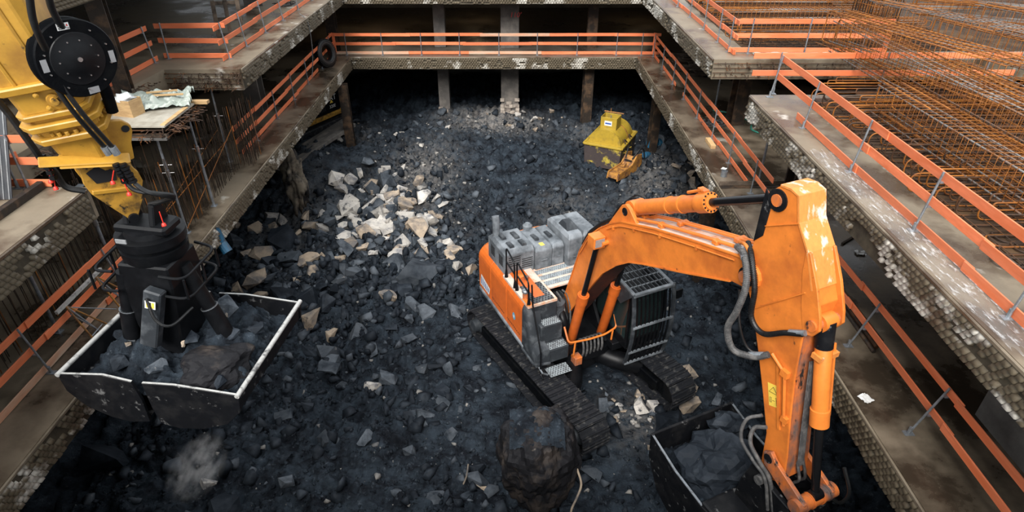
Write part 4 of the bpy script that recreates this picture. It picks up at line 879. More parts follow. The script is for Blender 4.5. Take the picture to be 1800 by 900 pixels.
# pipes along the boom top
def along(f, y, h, a=0, b=1., n=20):
    up = [Vector((x, 0, z)) for x, z in B_up[3:]]; s = [0]
    for i in range(len(up) - 1): s.append(s[-1] + (up[i + 1] - up[i]).length)
    out = []
    for k in range(n + 1):
        t = (a + (b - a) * k / n) * s[-1]; i = max(j for j in range(len(up) - 1) if s[j] <= t + 1e-6); u = (t - s[i]) / (s[i + 1] - s[i]); p = up[i].lerp(up[i + 1], u); d = (up[i + 1] - up[i]).normalized(); nrm = Vector((-d.z, 0, d.x)); q = p + nrm * h; out.append((q.x, y, q.z))
    return out
MB().tube(along(0, YC - .22, .09, .36, .93), .04, 10).build('hydraulic_pipe', M['orange'], boom, smooth=True)
MB().tube(along(0, YC + .16, .09, .40, .97), .03, 8).build('hydraulic_pipe', M['orange'], boom, smooth=True)
MB().tube(along(0, YC + .25, .09, .40, .97), .03, 8).build('hydraulic_pipe', M['orange'], boom, smooth=True)
MB().tube(along(0, YC - bh - .035, -.10, .28, .96), .018, 6).build('grease_line', M['orange'], boom)
for k, t in enumerate((.40, .60, .86)):
    p = along(0, YC - .22, .07, t, t + .01, 1)[0]; MB().box(p, (.14, .14, .10)).build('pipe_clamp', M['orange'], boom, bevel=.01)
    p = along(0, YC + .2, .07, t + .03, t + .04, 1)[0]; MB().box(p, (.12, .26, .09)).build('pipe_clamp', M['orange'], boom, bevel=.01)
for t in (.33, .47, .62, .80):
    p = along(0, YC - bh - .03, -.12, t, t + .01, 1)[0]; MB().box(p, (.05, .05, .09)).build('line_clip', M['orange'], boom)
MB().tube(along(0, YC - .25, .11, .02, .36), .05, 10).build('boom_hose', M['rubber'], boom, smooth=True)
MB().tube(along(0, YC - bh - .05, -.08, .0, .2, 8), .02, 6).build('boom_hose', M['orange'], boom)
for k in range(4): MB().tube(spline([(1.35, YC + .05 + k * .08, 5.95), (1.9, YC + k * .1, 6.75 + .05 * k), (2.4, YC + .05 + k * .09, 6.9 + .04 * k), (2.9, YC + .1 + k * .06, 6.92)], 6), .028, 6).build('boom_hose', M['rubber'], boom)
# work lamp on the boom side
wl = MB().bb((1.62, YC - bh - .42, 5.62), (1.95, YC - bh - .08, 5.95)).build('work_lamp', M['orange'], ex, bevel=.015)
MB().bb((1.95, YC - bh - .38, 5.68), (1.965, YC - bh - .12, 5.9)).build('lens', M['label_grey'], wl); MB().tube([(1.8, YC - bh - .2, 5.6), (1.8, YC - bh + .02, 5.6)], .04, 8).build('bracket', M['black'], wl)
# boom cylinders
def cylinder(name, a, b, split, rb, rr, par, y, mat='orange', rod='chrome', cap=.12):
    a = Vector((a[0], y, a[1])); b = Vector((b[0], y, b[1])); d = (b - a).normalized(); s = a.lerp(b, split)
    m = MB(); m.tube([a + d * .1, a + d * .2, a + d * .22, s - d * .34, s - d * .33, s], [rb * .9, rb * .9, rb, rb, rb * 1.16, rb * 1.16], 20); m.tube([s, s + d * .03], rb * .85, 16)
    m.cyl((a.x, y - rb, a.z), (a.x, y + rb, a.z), rb * 1.1, n=16)
    o = m.build(name, M[mat], par, smooth=True, bevel=.0)
    m = MB(); m.cyl(s, b - d * .1, rr, n=16); m.cyl((b.x, y - rb * .8, b.z), (b.x, y + rb * .8, b.z), rr * 1.5, n=14); m.build('piston_rod', M[rod], o, smooth=True)
    return o
for y in (-.66, .42):
    c = cylinder('boom_cylinder', (.72, 1.35), (1.80, 5.75), .54, .145, .075, ex, y, 'orange_side')
MB().tube([(1.95, -.66, 5.75), (1.80, .42, 5.75)], .07, 12).build('boom_pin', M['orange'], ex)
g = MB().tube(rounded([(.85, -.95, 2.35), (1.15, -.95, 1.95), (1.25, -.3, 1.95), (1.25, .25, 1.95), (1.15, .72, 2.0), (.95, .72, 2.35)], .12), .032, 8).build('guard_rail_bar', M['orange'], ex)
for y in (-.75, .55): MB().tube([(1.2, y, 1.95), (1.18, y - .02, 1.45), (1.05, y, 1.30)], .03, 8).build('guard_leg', M['orange'], ex)
for k in range(6):
    y = -.45 + k * .13; MB().tube(spline([(1.12, y, 1.15), (1.22, y, 1.5), (1.12, y, 1.85), (.9, y, 1.7), (.8, y, 1.4)], 5), .035, 7).build('foot_hose', M['grey_hose'], ex)
MB().bb((1.0, -.75, 1.05), (1.28, -.5, 1.35)).build('valve_block', M['orange_worn'], ex, bevel=.02)
# arm cylinder on top of the boom
lug = MB(); 
for y in (YC - .26, YC + .26): lug.prism([(1.75, 6.15), (2.95, 6.78), (2.62, 7.02), (2.45, 7.08), (2.28, 6.98)], y - .05, y + .05)
lug.build('cylinder_lug', M['orange'], boom, bevel=.015); MB().tube([(2.45, YC - .33, 6.88), (2.45, YC + .33, 6.88)], .10, 14).build('lug_pin', M['dark_steel'], boom)
ac = cylinder('arm_cylinder', (2.45, 6.92), (6.62, 9.16), .57, .185, .088, ex, YC)
m = MB(); d = Vector((4.17, 0, 2.24)).normalized(); a0 = Vector((2.45, YC, 6.92))
for t in (1.35, 1.8): m.tube([a0 + d * t - d * .02, a0 + d * t + d * .04], .2, 20)
m.tube([a0 + d * 2.1 + Vector((-.12, -.05, .22)), a0 + d * 2.55 + Vector((-.12, -.05, .24))], .035, 8); m.box(a0 + d * 2.5 + Vector((-.1, 0, .22)), (.2, .14, .1)); m.build('barrel_band', M['orange'], ac, smooth=True)
m = MB()
for k in range(14):
    an = 2 * math.pi * k / 14; e1 = Vector((0, 1, 0)); e2 = d.cross(e1); c = a0 + d * 2.68 + (e1 * math.cos(an) + e2 * math.sin(an)) * .185; m.cyl(c - d * .02, c + d * .03, .022, n=6)
m.build('gland_bolts', M['dark_steel'], ac)
# --- stick
S_l = [(6.40, 9.02), (6.46, 9.28), (6.60, 9.42), (6.82, 9.44), (6.98, 9.40)]
S_r = [(7.12, 8.98), (7.44, 8.58), (7.72, 8.0), (7.86, 7.75), (7.80, 7.2), (7.92, 6.2), (8.10, 5.3), (8.28, 4.5), (8.36, 4.0), (8.25, 3.75)]
S_b = [(8.02, 3.62), (7.80, 3.85), (7.72, 4.60), (7.40, 5.35), (7.06, 6.10), (6.70, 6.85), (6.42, 7.28), (6.28, 7.5), (6.30, 7.75), (6.33, 8.2)]
sh = .29
stick = MB().prism(S_l + S_r + S_b, YC - sh, YC + sh).build('stick', M['orange'], ex, bevel=.02, seg=2)
ribbon(S_l[2:] + S_r[:3], YC - sh - .012, YC + sh + .012, .035, 'front_plate', M['worn_white'], stick, -.01)
ribbon(S_r[4:9], YC - sh + .03, YC + sh - .03, .02, 'front_plate_lower', M['orange_worn'], stick, .0)
for y in (YC - sh + .02, YC + sh - .02): MB().prism([(7.40, 8.6), (7.5, 8.6), (7.80, 8.1), (8.02, 7.62), (8.08, 7.40), (7.98, 7.22), (7.80, 7.15), (7.62, 7.6), (7.45, 8.2)], y - .03, y + .03).build('cylinder_bracket', M['orange'], stick, bevel=.012)
MB().tube([(7.93, YC - sh - .05, 7.42), (7.93, YC + sh + .05, 7.42)], .10, 16).build('pin', M['orange_worn'], stick)
MB().tube([(6.62, YC - sh - .05, 9.16), (6.62, YC + sh + .05, 9.16)], .11, 16).build('pin', M['orange_worn'], stick)
MB().lathe([(0, .2), (.03, .2), (.03, 0)], (6.62, YC - sh, 9.16), (0, -1, 0), 20).build('pin_boss', M['dark_steel'], stick)
MB().prism([(6.33, 9.25), (6.52, 9.02), (6.50, 8.4), (6.33, 8.2)], YC - sh - .015, YC - sh + .01).build('scorched_edge_plate', M['dark_steel'], stick)
MB().lathe([(0, .19), (.05, .19), (.05, 0)], (6.45, YC - bh, 7.52), (0, -1, 0), 20).build('boom_tip_boss', M['dark_steel'], boom)
MB().lathe([(0, .13), (.08, .13), (.08, 0)], (6.45, YC - bh - .03, 7.52), (0, -1, 0), 16).build('boom_tip_pin', M['orange_worn'], boom)
m = MB(); m.beam((6.72, YC - sh - .004, 6.95), (7.62, YC - sh - .004, 7.9), .02, .05, (0, 1, 0)); m.beam((6.5, YC - sh - .004, 8.6), (7.15, YC - sh - .004, 8.98), .015, .04, (0, 1, 0)); m.build('weld_seam', M['orange'], stick)
# pipe run, clamps and sticker down the stick side
y = YC - sh - .05
MB().tube([(7.38, y, 6.38), (7.74, y, 6.2), (8.04, y, 5.15)], .032, 8).build('stick_pipe', M['orange'], stick); MB().bb((7.66, y - .03, 6.12), (7.82, y + .06, 6.26)).build('pipe_clamp', M['orange'], stick); MB().bb((7.95, y - .03, 5.22), (8.08, y + .06, 5.34)).build('pipe_clamp', M['orange'], stick)
MB().prism([(7.50, 6.25), (7.56, 6.25), (7.98, 4.95), (7.92, 4.95)], YC - sh - .03, YC - sh).build('stiffener', M['orange'], stick)
ys_ = YC - sh - .004
sk = MB().add([(7.43, ys_, 5.70), (7.67, ys_, 5.79), (7.84, ys_, 5.37), (7.60, ys_, 5.25)], [(0, 1, 2, 3)]).build('warning_sticker', M['sticker'], ex)
ys_ -= .003; A, Bq, Cq = Vector((7.58, ys_, 5.70)), Vector((7.52, ys_, 5.545)), Vector((7.71, ys_, 5.60))
m = MB()
for a, b in ((A, Bq), (Bq, Cq), (Cq, A)): m.beam(a, b, .002, .012, (0, 1, 0))
m.beam((7.565, ys_, 5.44), (7.60, ys_, 5.345), .002, .007, (0, 1, 0)); m.beam((7.60, ys_, 5.455), (7.635, ys_, 5.36), .002, .007, (0, 1, 0)); m.beam((7.565, ys_, 5.44), (7.60, ys_, 5.455), .002, .007, (0, 1, 0)); m.beam((7.60, ys_, 5.345), (7.635, ys_, 5.36), .002, .007, (0, 1, 0)); m.beam((7.64, ys_, 5.415), (7.69, ys_, 5.435), .002, .012, (0, 1, 0)); m.beam((7.72, ys_, 5.50), (7.765, ys_, 5.38), .002, .028, (0, 1, 0)); m.beam((7.69, ys_, 5.51), (7.76, ys_, 5.53), .002, .02, (0, 1, 0))
m.build('sticker_print', M['print_black'], sk)
# hoses looping from the boom to the stick
def hose(pts, r, mat, par, rings=0):
    sp = spline(pts, 8); o = MB().tube(sp, r, 10).build('hydraulic_hose', M[mat], par, smooth=True)
    if rings:
        m = MB(); L = len(sp)
        for i in range(L - 1):
            for t in (0, .5):
                p = sp[i].lerp(sp[i + 1], t); d = (sp[i + 1] - sp[i]).normalized(); m.tube([p - d * .012, p + d * .012], r * 1.18, 10)
        m.build('spiral_guard', M[mat], o)
    return o
hose([(5.95, YC - .24, 7.85), (6.35, YC - .45, 7.92), (6.68, YC - .62, 7.55), (6.70, YC - .72, 7.0), (6.62, YC - .75, 6.55), (6.80, YC - .68, 6.15), (7.15, YC - .50, 6.18), (7.35, YC - .38, 6.35)], .055, 'grey_hose', ex, 1)
hose([(6.05, YC - .10, 7.95), (6.45, YC - .40, 7.98), (6.78, YC - .5, 7.5), (6.85, YC - .48, 6.9), (7.15, YC - .44, 6.72), (7.55, YC - .40, 7.02), (7.85, YC - .35, 7.2)], .045, 'rubber', ex, 1)
hose([(6.5, YC - .55, 7.3), (6.75, YC - .62, 6.7), (6.95, YC - .5, 6.25), (7.2, YC - .36, 6.2)], .025, 'rubber', stick)
hose([(5.9, YC - .15, 7.9), (6.2, YC - .3, 8.02), (6.5, YC - .36, 7.85)], .035, 'orange', boom)
for t in (0,): MB().tube([(6.15, YC - .32, 7.92), (6.38, YC - .47, 7.90)], .07, 12).build('hose_coupling', M['steel'], stick); MB().tube([(7.05, YC - .52, 6.15), (7.3, YC - .4, 6.3)], .065, 12).build('hose_coupling', M['steel'], stick); MB().tube([(7.62, YC - .38, 7.08), (7.88, YC - .34, 7.24)], .055, 12).build('hose_coupling', M['steel'], stick)
# bucket cylinder
bc = cylinder('bucket_cylinder', (7.93, 7.42), (8.86, 3.95), .57, .145, .08, ex, YC, 'orange')
MB().tube([(8.10, YC + .2, 7.0), (8.45, YC + .2, 5.6), (8.5, YC + .14, 5.4)], .025, 8).build('feed_pipe', M['orange'], bc); MB().bb((8.0, YC - .18, 6.75), (8.2, YC + .26, 6.85)).build('pipe_clamp', M['worn_white'], bc)
MB().tube([(7.95, YC, 7.45), (8.05, YC, 6.95)], .155, 18).build('dark_head', M['dark_steel'], bc, smooth=True)
m = MB()
for k in range(5): m.tube([(7.98 + .01 * k, YC - .12 + k * .035, 6.6), (8.25, YC - .12 + k * .035, 5.2), (8.42, YC - .1 + k * .035, 4.3)], .014, 6)
m.build('hose_bundle', M['grey_hose'], stick)
# links and bucket
for y in (YC - sh - .07, YC + sh + .07):
    MB().prism([(7.86, 4.28), (8.02, 4.42), (8.16, 4.30), (8.98, 3.98), (8.95, 3.72), (8.75, 3.70), (7.95, 4.02)], y - .045, y + .045).build('side_link', M['orange_worn'], ex, bevel=.012)
MB().tube([(8.0, YC - sh - .12, 4.22), (8.0, YC + sh + .12, 4.22)], .10, 14).build('link_pin', M['dark_steel'], ex)
m = MB(); m.tube([(8.86, YC - .5, 3.85), (8.86, YC + .5, 3.85)], .15, 18); 
for yy in (-.30, -.12, .12, .3): m.tube([(8.86, YC + yy - .02, 3.85), (8.86, YC + yy + .02, 3.85)], .165, 18)
m.build('link_crosshead', M['orange_worn'], ex, smooth=True)
MB().tube(spline([(8.9, YC + .5, 4.5), (9.15, YC + .5, 4.1), (9.1, YC + .45, 3.75), (8.8, YC + .45, 3.65)], 6), .035, 8).build('loop_hose', M['rubber'], ex)
hose([(7.62, YC - .42, 5.05), (7.45, YC - .60, 4.85), (7.52, YC - .70, 4.45), (7.85, YC - .62, 4.12), (8.15, YC - .52, 3.85), (8.4, YC - .5, 3.2)], .035, 'grey_hose', stick)
hose([(7.78, YC - .42, 4.88), (7.60, YC - .52, 4.72), (7.68, YC - .6, 4.42), (7.95, YC - .55, 4.15), (8.22, YC - .46, 3.85), (8.5, YC - .45, 3.2)], .042, 'grey_hose', stick)
for k in range(2): MB().tube(spline([(8.22, YC + .02 + .15 * k, 4.4), (8.36, YC - .02 + .15 * k, 4.25), (8.48, YC + .15 * k, 3.95), (8.4, YC + .15 * k, 3.75)], 5), .03, 8).build('loop_hose', M['grey_hose'], stick)
by0, by1 = -1.36, .95
prof_b = [(5.66, 2.95), (5.72, 2.25), (6.15, 1.55), (6.8, 1.25), (7.5, 1.5), (7.95, 2.1), (8.05, 2.62), (7.75, 2.66), (7.50, 2.62), (6.6, 2.68)]
outer = prof_b[:7]; bk = MB(); V = []
inn = [(x + (6.8 - x) * .05, z + (2.6 - z) * .05) for x, z in outer]
bk.loft([[Vector((o_[0], by0, o_[1])), Vector((o_[0], by1, o_[1])), Vector((i_[0], by1, i_[1])), Vector((i_[0], by0, i_[1]))] for o_, i_ in zip(outer, inn)])
bucket = bk.build('bucket', M['dark_steel'], ex, bevel=.008)
for y in (by0, by1): MB().prism(prof_b, y - .03, y + .03).build('side_plate', M['dark_steel'], bucket, bevel=.008)
for y in (by0, by1): MB().beam((5.69, y, 2.93), (6.6, y, 2.69), .05, .02).build('worn_edge', M['steel'], bucket); MB().beam((6.6, y, 2.69), (7.5, y, 2.63), .05, .02).build('worn_edge', M['steel'], bucket)
MB().bb((7.45, by0, 2.35), (8.08, by1, 2.70)).build('torque_tube', M['dark_steel'], bucket, bevel=.06, seg=2)
for y in (YC - .42, YC + .42): MB().prism([(7.55, 2.6), (8.15, 2.5), (8.75, 2.9), (8.9, 3.45), (8.75, 3.68), (8.45, 3.70), (8.15, 3.75), (7.95, 3.95), (7.75, 3.85), (7.6, 3.2)], y - .06, y + .06).build('bucket_ear', M['dark_steel'], bucket, bevel=.02)
for x, z in ((8.05, 3.72), (8.72, 3.4)): MB().tube([(x, YC - .58, z), (x, YC + .58, z)], .10, 14).build('bucket_pin', M['grey_hose'], bucket)
# --- cab on the left with bar guards
cx0, cx1, cy0, cy1, cz0, cz1 = -.05, 1.72, .68, 1.95, 1.55, 3.62
cab = empty('cab', (0, 0, 0)); cab.parent = ex
MB().bb((cx0, cy0, cz0), (cx1, cy1, cz0 + .35)).build('floor_box', M['black'], cab, bevel=.03)
MB().bb((cx0, cy0, cz1 - .1), (cx1 + .03, cy1, cz1)).build('roof', M['black'], cab, bevel=.03)
for x, y in ((cx0 + .05, cy0 + .05), (cx0 + .05, cy1 - .05), (cx1 - .04, cy0 + .04), (cx1 - .04, cy1 - .04), (.75, cy1 - .05), (.75, cy0 + .05)): MB().bb((x - .05, y - .05, cz0 + .3), (x + .05, y + .05, cz1 - .05)).build('pillar', M['black'], cab, bevel=.015)
MB().bb((cx1 - .05, cy0 + .08, cz0 + .33), (cx1 - .03, cy1 - .08, cz1 - .1)).build('windscreen', M['glass'], cab)
for y in (cy0 + .03, cy1 - .03): MB().bb((cx0 + .1, y - .01, cz0 + .33), (cx1 - .08, y + .01, cz1 - .1)).build('side_window', M['glass'], cab)
MB().bb((cx0 + .03, cy0 + .1, cz0 + .33), (cx0 + .05, cy1 - .1, cz1 - .1)).build('rear_window', M['glass'], cab)
m = MB(); m.bb((.3, 1.0, 1.95), (.9, 1.6, 2.15)); m.bb((.28, 1.0, 2.1), (.45, 1.6, 2.9)); m.build('seat', M['matt_black'], cab, bevel=.05)
# roof guard: sloping frame with bars, hooked feet
def rp_(x, y): return Vector((x, y, 3.98 - (x - .7) * .08))
gx0, gx1, gy0, gy1 = .55, 2.08, .50, 1.78
rg = MB(); 
for a, b in (((gx0, gy0), (gx1, gy0)), ((gx0, gy1), (gx1, gy1)), ((gx0, gy0), (gx0, gy1)), ((gx1, gy0), (gx1, gy1))): rg.beam(rp_(*a), rp_(*b), .10, .06)
rg = rg.build('roof_guard', M['grey_top'], ex, bevel=.008)
for k in range(1, 9):
    y = gy0 + (gy1 - gy0) * k / 9; MB().beam(rp_(gx0, y), rp_(gx1, y), .022, .05).build('guard_bar', M['charcoal'], rg)
for k in range(1, 5):
    x = gx0 + (gx1 - gx0) * k / 5; MB().beam(rp_(x, gy0), rp_(x, gy1), .022, .03).build('cross_bar', M['grey_top'], rg)
for y in (gy0, gy1): MB().prism([(gx1 - .1, 3.85), (gx1 + .02, 3.86), (1.5, 3.2), (.8, 3.4), (.6, 3.95)], y - .015, y + .015).build('guard_side_plate', M['charcoal'], rg)
def fg(y, t):  # bowed front guard: t 0 top .. 1 bottom
    x = 2.02 + .22 * math.sin(math.pi * min(1, t * .9)) - .10 * t; return Vector((x, y, 3.84 - t * 2.55))
fgd = MB()
for y in (gy0 + .02, gy1 + .1): 
    for a, b in zip(np.linspace(0, 1, 9)[:-1], np.linspace(0, 1, 9)[1:]): fgd.beam(fg(y, a), fg(y, b), .11, .05, (1, 0, 0))
fgd = fgd.build('front_guard', M['charcoal'], ex)
for k in range(1, 10):
    y = gy0 + (gy1 + .1 - gy0) * k / 10; m = MB()
    for a, b in zip(np.linspace(0, 1, 9)[:-1], np.linspace(0, 1, 9)[1:]): m.beam(fg(y, a), fg(y, b), .022, .06, (1, 0, 0))
    m.build('guard_bar', M['black'], fgd)
for t in (.02, .42, .80, 1.0): MB().beam(fg(gy0, t) + Vector((.02, 0, 0)), fg(gy1 + .1, t) + Vector((.02, 0, 0)), .05, .07).build('cross_bar', M['grey_top'], fgd)
m = MB(); m.tube([(1.9, gy1 + .05, 3.5), (2.0, gy1 + .3, 3.5), (2.0, gy1 + .35, 3.2), (1.9, gy1 + .1, 3.1)], .02, 6); m.bb((1.95, gy1 + .26, 3.2), (2.0, gy1 + .5, 3.5)); m.build('mirror', M['black'], cab)
# ---------------------------------------------------------------- yellow telescopic arm with clamshell
T0 = uy(232, 378, 9.05); T1 = uy(-25, 0, 8.25); W_ = (T1 - T0).normalized()
V_ = (-(T0 + T1) / 2); V_ = (V_ - W_ * V_.dot(W_)).normalized(); U_ = V_.cross(W_).normalized()
if U_.x < 0: U_ = -U_
cl = Vector((-6.12, 8.85, -7.45))
ta = empty('telescopic_arm', (cl.x, cl.y, cl.z), 0, 'yellow telescopic digging arm hanging down at the upper left with a black clamshell grab', 'digging arm')
def A3(u, v, w): return T0 + U_ * u + V_ * v + W_ * w - cl
def oct_(w, a, b, ch, du=0, dv=0, tw=.45):
    P = [(-a + ch, -b), (a - ch, -b), (a, -b + ch), (a, b - ch), (a - ch, b), (-a + ch, b), (-a, b - ch), (-a, -b + ch)]
    c, s = math.cos(tw), math.sin(tw)
    return [A3(du + x * c - y * s, dv + x * s + y * c, w) for x, y in P]
def sec(name, secs, mat='yellow', bev=.01, par=None):
    return MB().loft([oct_(*q) for q in secs]).build(name, M[mat], par or ta, bevel=bev)
D = .07
tube = sec('outer_tube', [(2.6, .45, .45, .11, D), (8.5, .60, .60, .14, D)], bev=.02)
sec('tube_end_flange', [(2.54, .52, .52, .14, D), (2.66, .54, .54, .14, D)], bev=.02)
for du, dv in ((-.18, .45), (.2, .45), (-.45, .1)):
    c, s = math.cos(.45), math.sin(.45); f = lambda k, w: A3(D + (du * c - dv * s) * k, (du * s + dv * c) * k, w); MB().beam(f(1.0, 2.65), f(1.22, 7.5), .05, .06, V_).build('stiffening_rib', M['yellow'], ta, bevel=.01)
sec('inner_tube', [(2.2, .41, .41, .10, D), (2.58, .43, .43, .10, D)], bev=.015)
sec('middle_flange', [(2.12, .47, .47, .13, D), (2.21, .48, .48, .13, D)], bev=.015)
sec('tube_neck', [(2.05, .40, .40, .12, D), (2.14, .41, .41, .12, D)], bev=.01)
sec('lower_flange', [(1.96, .51, .51, .16, D), (2.06, .52, .52, .16, D)], bev=.015)
sec('tube_neck', [(1.82, .40, .40, .13, D), (1.98, .41, .41, .13, D)], bev=.01)
bf = sec('bolted_flange', [(1.74, .49, .49, .17, D), (1.84, .50, .50, .17, D)], bev=.015)
for k in range(26):
    a = 2 * math.pi * k / 26; r_ = .435 + .04 * abs(math.cos(2 * a)); p = A3(D + r_ * math.cos(a), r_ * math.sin(a), 1.84); q = A3(D + r_ * math.cos(a), r_ * math.sin(a), 1.90); MB().cyl(p, q, .032, n=6).build('bolt', M['yellow'], bf, bevel=.006)
sec('arm_head', [(1.05, .24, .26, .08, .05), (1.35, .32, .34, .10, .05), (1.76, .38, .40, .13, D)], bev=.015)
for u, v, w in ((.0, .45, 2.38),):
    MB().lathe([(0, .085), (.05, .085), (.05, .05), (.12, .045), (.12, 0)], A3(u, v, w), V_, 14).build('pivot_pin', M['yellow_dirty'], ta, smooth=True)
for u, v, w in ((-.15, .42, 2.5), (-.1, .42, 2.28), (.22, .44, 2.46)): MB().lathe([(0, .035), (.04, .035), (.05, 0)], A3(u, v, w), V_, 8).build('bolt', M['yellow'], ta)
# side lug with hole
lg = [(.20, 1.72), (.45, 1.70), (.60, 1.64), (.68, 1.52), (.66, 1.42), (.56, 1.25), (.48, 1.0), (.25, 1.0)]
MB().loft([[A3(u, .12, w) for u, w in lg], [A3(u, .20, w) for u, w in lg]]).build('side_lug', M['yellow'], ta, bevel=.012)
MB().lathe([(0, .055), (.012, .055), (.012, 0)], A3(.59, .20, 1.50), V_, 16).build('lug_hole', M['hole'], ta)
# hose bracket bar
br = MB(); br.beam(A3(-.62, .26, 1.56), A3(.42, .46, 1.18), .20, .04, V_ * .3 + W_); br.beam(A3(-.4, .28, 1.46), A3(.3, .42, 1.2), .28, .03, V_ * .3 + W_)
br.build('hose_bracket', M['yellow'], ta, bevel=.015)
# tapered fork
fk = [(-.22, 1.34), (.34, 1.12), (.42, .80), (.41, .64), (.32, .48), (.26, .34), (.04, .06), (-.04, .05), (-.10, .22), (-.16, .38), (-.30, .78), (-.31, .98)]
for v, nm in ((.24, 'fork_plate'), (-.24, 'fork_plate')): MB().loft([[A3(u, v - .035, w) for u, w in fk], [A3(u, v + .035, w) for u, w in fk]]).build(nm, M['yellow_dirty'], ta, bevel=.012)
MB().beam(A3(-.28, .29, .82), A3(.20, .29, .62), .07, .06, V_).build('fork_rib', M['yellow'], ta, bevel=.01)
MB().loft([[A3(u, .285, w) for u, w in ((-.20, 1.14), (-.02, 1.18), (.16, .98), (.10, .84), (-.16, .92))], [A3(u, .29, w) for u, w in ((-.20, 1.14), (-.02, 1.18), (.16, .98), (.10, .84), (-.16, .92))]]).build('fork_opening', M['hole'], ta)
MB().loft([oct_(.32, .12, .24, .03, 0, 0, 0), oct_(1.15, .26, .24, .05, .05, 0, 0)]).build('fork_core', M['yellow_dirty'], ta, bevel=.01)
MB().tube([A3(0, -.32, .12), A3(0, .32, .12)], .08, 14).build('fork_pin', M['dark_steel'], ta)
# hose reel
RC = A3(.51, .66, 2.84); RN = (V_ + U_ * .28 + W_ * .02).normalized()
rl = MB().lathe([(-.22, 0), (-.22, .48), (-.20, .50), (-.17, .49), (-.15, .45), (-.05, .45), (-.03, .49), (0, .505), (.025, .49), (.025, 0)], RC, RN, 48).build('hose_reel', M['matt_black'], ta, smooth=True)
_, ra, rb_ = MB().frame(RN)
MB().lathe([(0, .34), (.012, .33), (.024, .19), (.036, .17), (.04, 0)], RC + RN * .024, RN, 40).build('reel_hub', M['black'], rl, smooth=True)
m = MB()
for k in range(10): 
    for R_, ph in ((.24, 0), (.40, .3)):
        pass
        a = 2 * math.pi * k / 10 + ph; c = RC + RN * .05 + (ra * math.cos(a) + rb_ * math.sin(a)) * R_; MB().cyl(c - RN * .03, c + RN * .006, .010, n=6).build('reel_bolt', M['bright'], rl)
m.cyl(RC + RN * .04, RC + RN * .08, .03, n=10); m.build('reel_axle', M['bright'], rl)
ru = (Vector((0, 0, 1)) - RN * RN.z).normalized(); rr_ = ru.cross(RN).normalized()
if rr_.x < 0: rr_ = -rr_
for a, b, mm, w, h in ((-.05, .42, 'label_white', .15, .085), (-.41, .0, 'label_grey', .075, .16), (.42, -.06, 'label_grey', .07, .16), (.06, -.43, 'label_grey', .14, .085)):
    c = RC + RN * .0275 + rr_ * a + ru * b; s = MB().add([c + rr_ * x * w / 2 + ru * y * h / 2 for x, y in ((-1, -1), (1, -1), (1, 1), (-1, 1))], [(0, 1, 2, 3)]).build('reel_sticker', M[mm], rl)
    if mm == 'label_white':
        s.parent = ta; m = MB(); c2 = c + RN * .002
        for y, l in ((.022, .09), (.004, .07), (-.018, .10), (-.034, .08)): m.add([c2 + rr_ * x + ru * z for x, z in ((-.062, y), (-.062 + l, y), (-.062 + l, y + .010), (-.062, y + .010))], [(0, 1, 2, 3)])
        m.build('sticker_lines', M['print_black'], s); MB().add([c2 + rr_ * x + ru * z for x, z in ((.035, .0), (.065, .0), (.05, .03))], [(0, 1, 2)]).build('sticker_mark', M['print_red'], s)
def px(u, v, y): return uy(u, v, y) - cl
# supply hoses: from off frame to the reel, and from the reel down to the bracket
for k, P in enumerate(([(50, -20, 7.5), (57, 30, 7.6), (68, 62, 7.7), (80, 86, 7.85)], [(84, -15, 7.9), (90, 12, 8.0), (104, 40, 8.15), (116, 56, 8.3)])):
    MB().tube(spline([px(*q) for q in P], 6), .042, 10).build('supply_hose', M['rubber'], ta, smooth=True)
for k in range(2):
    d = k * 14; hs = MB().tube(spline([px(80 + d * .7, 112, 8.0), px(95 + d * .9, 148, 8.02), px(134 + d, 203, 8.15), px(183 + d, 258, 8.42)], 6), .034, 10).build('reel_hose', M['rubber'], ta, smooth=True)
    MB().tube([px(183 + d, 258, 8.42), px(192 + d, 271, 8.45)], .055, 8).build('hose_fitting', M['steel'], hs)
    m = MB(); P = [px(203 + d * .9, 288, 8.48), px(209 + d, 303, 8.5), px(222 + d, 322, 8.5)]
    for i in range(6): q = P[0].lerp(P[2], i / 6); e = P[0].lerp(P[2], (i + .7) / 6); m.tube([q, e], .06 if i % 2 else .05, 8)
    f = m.build('quick_coupling', M['black'], ta)
    MB().tube(spline([px(222 + d, 322, 8.5), px(240 + d, 335, 8.5), px(275, 340 + d * .1, 8.55), px(305, 344 + k * 3, 8.75), px(292, 352, 8.95), px(262, 358 + k * 4, 9.0)], 7), .035, 8).build('swivel_hose', M['rubber'], ta, smooth=True)
def tassel(u0, v0, u1, v1, y, lab='red_cap'):
    MB().tube([px(u0, v0, y), px(u1, v1, y)], .008, 5).build('red_cord', M['red'], ta); MB().lathe([(0, 0), (.0, .025), (.035, .038), (.055, .034), (.06, 0)], px(u1, v1, y), (0.2, -.3, -1), 12).build('red_cap', M['red'], ta, smooth=True)
tassel(215, 315, 226, 338, 8.45); tassel(280, 372, 287, 392, 8.6); tassel(86, 295, 88, 316, 8.6); tassel(92, 298, 97, 328, 8.62); tassel(200, 300, 197, 318, 8.45)
m = MB(); m.tube(spline([px(-15, 165, 8.3), px(15, 200, 8.4), px(55, 255, 8.5), px(75, 283, 8.6), px(95, 300, 8.7), px(115, 328, 8.75), px(150, 336, 8.85)], 6), .05, 8); m.build('return_hose', M['rubber'], ta, smooth=True)
m = MB(); 
for i in range(5): q = px(74 + i * 5, 276 + i * 9, 8.6); m.box(q, (.08, .08, .06))
m.build('fitting_block', M['black'], ta)
MB().tube(spline([px(168, 120, 8.7), px(186, 160, 8.75), px(198, 196, 8.8)], 5), .08, 10).build('black_sleeve', M['matt_black'], ta, smooth=True)
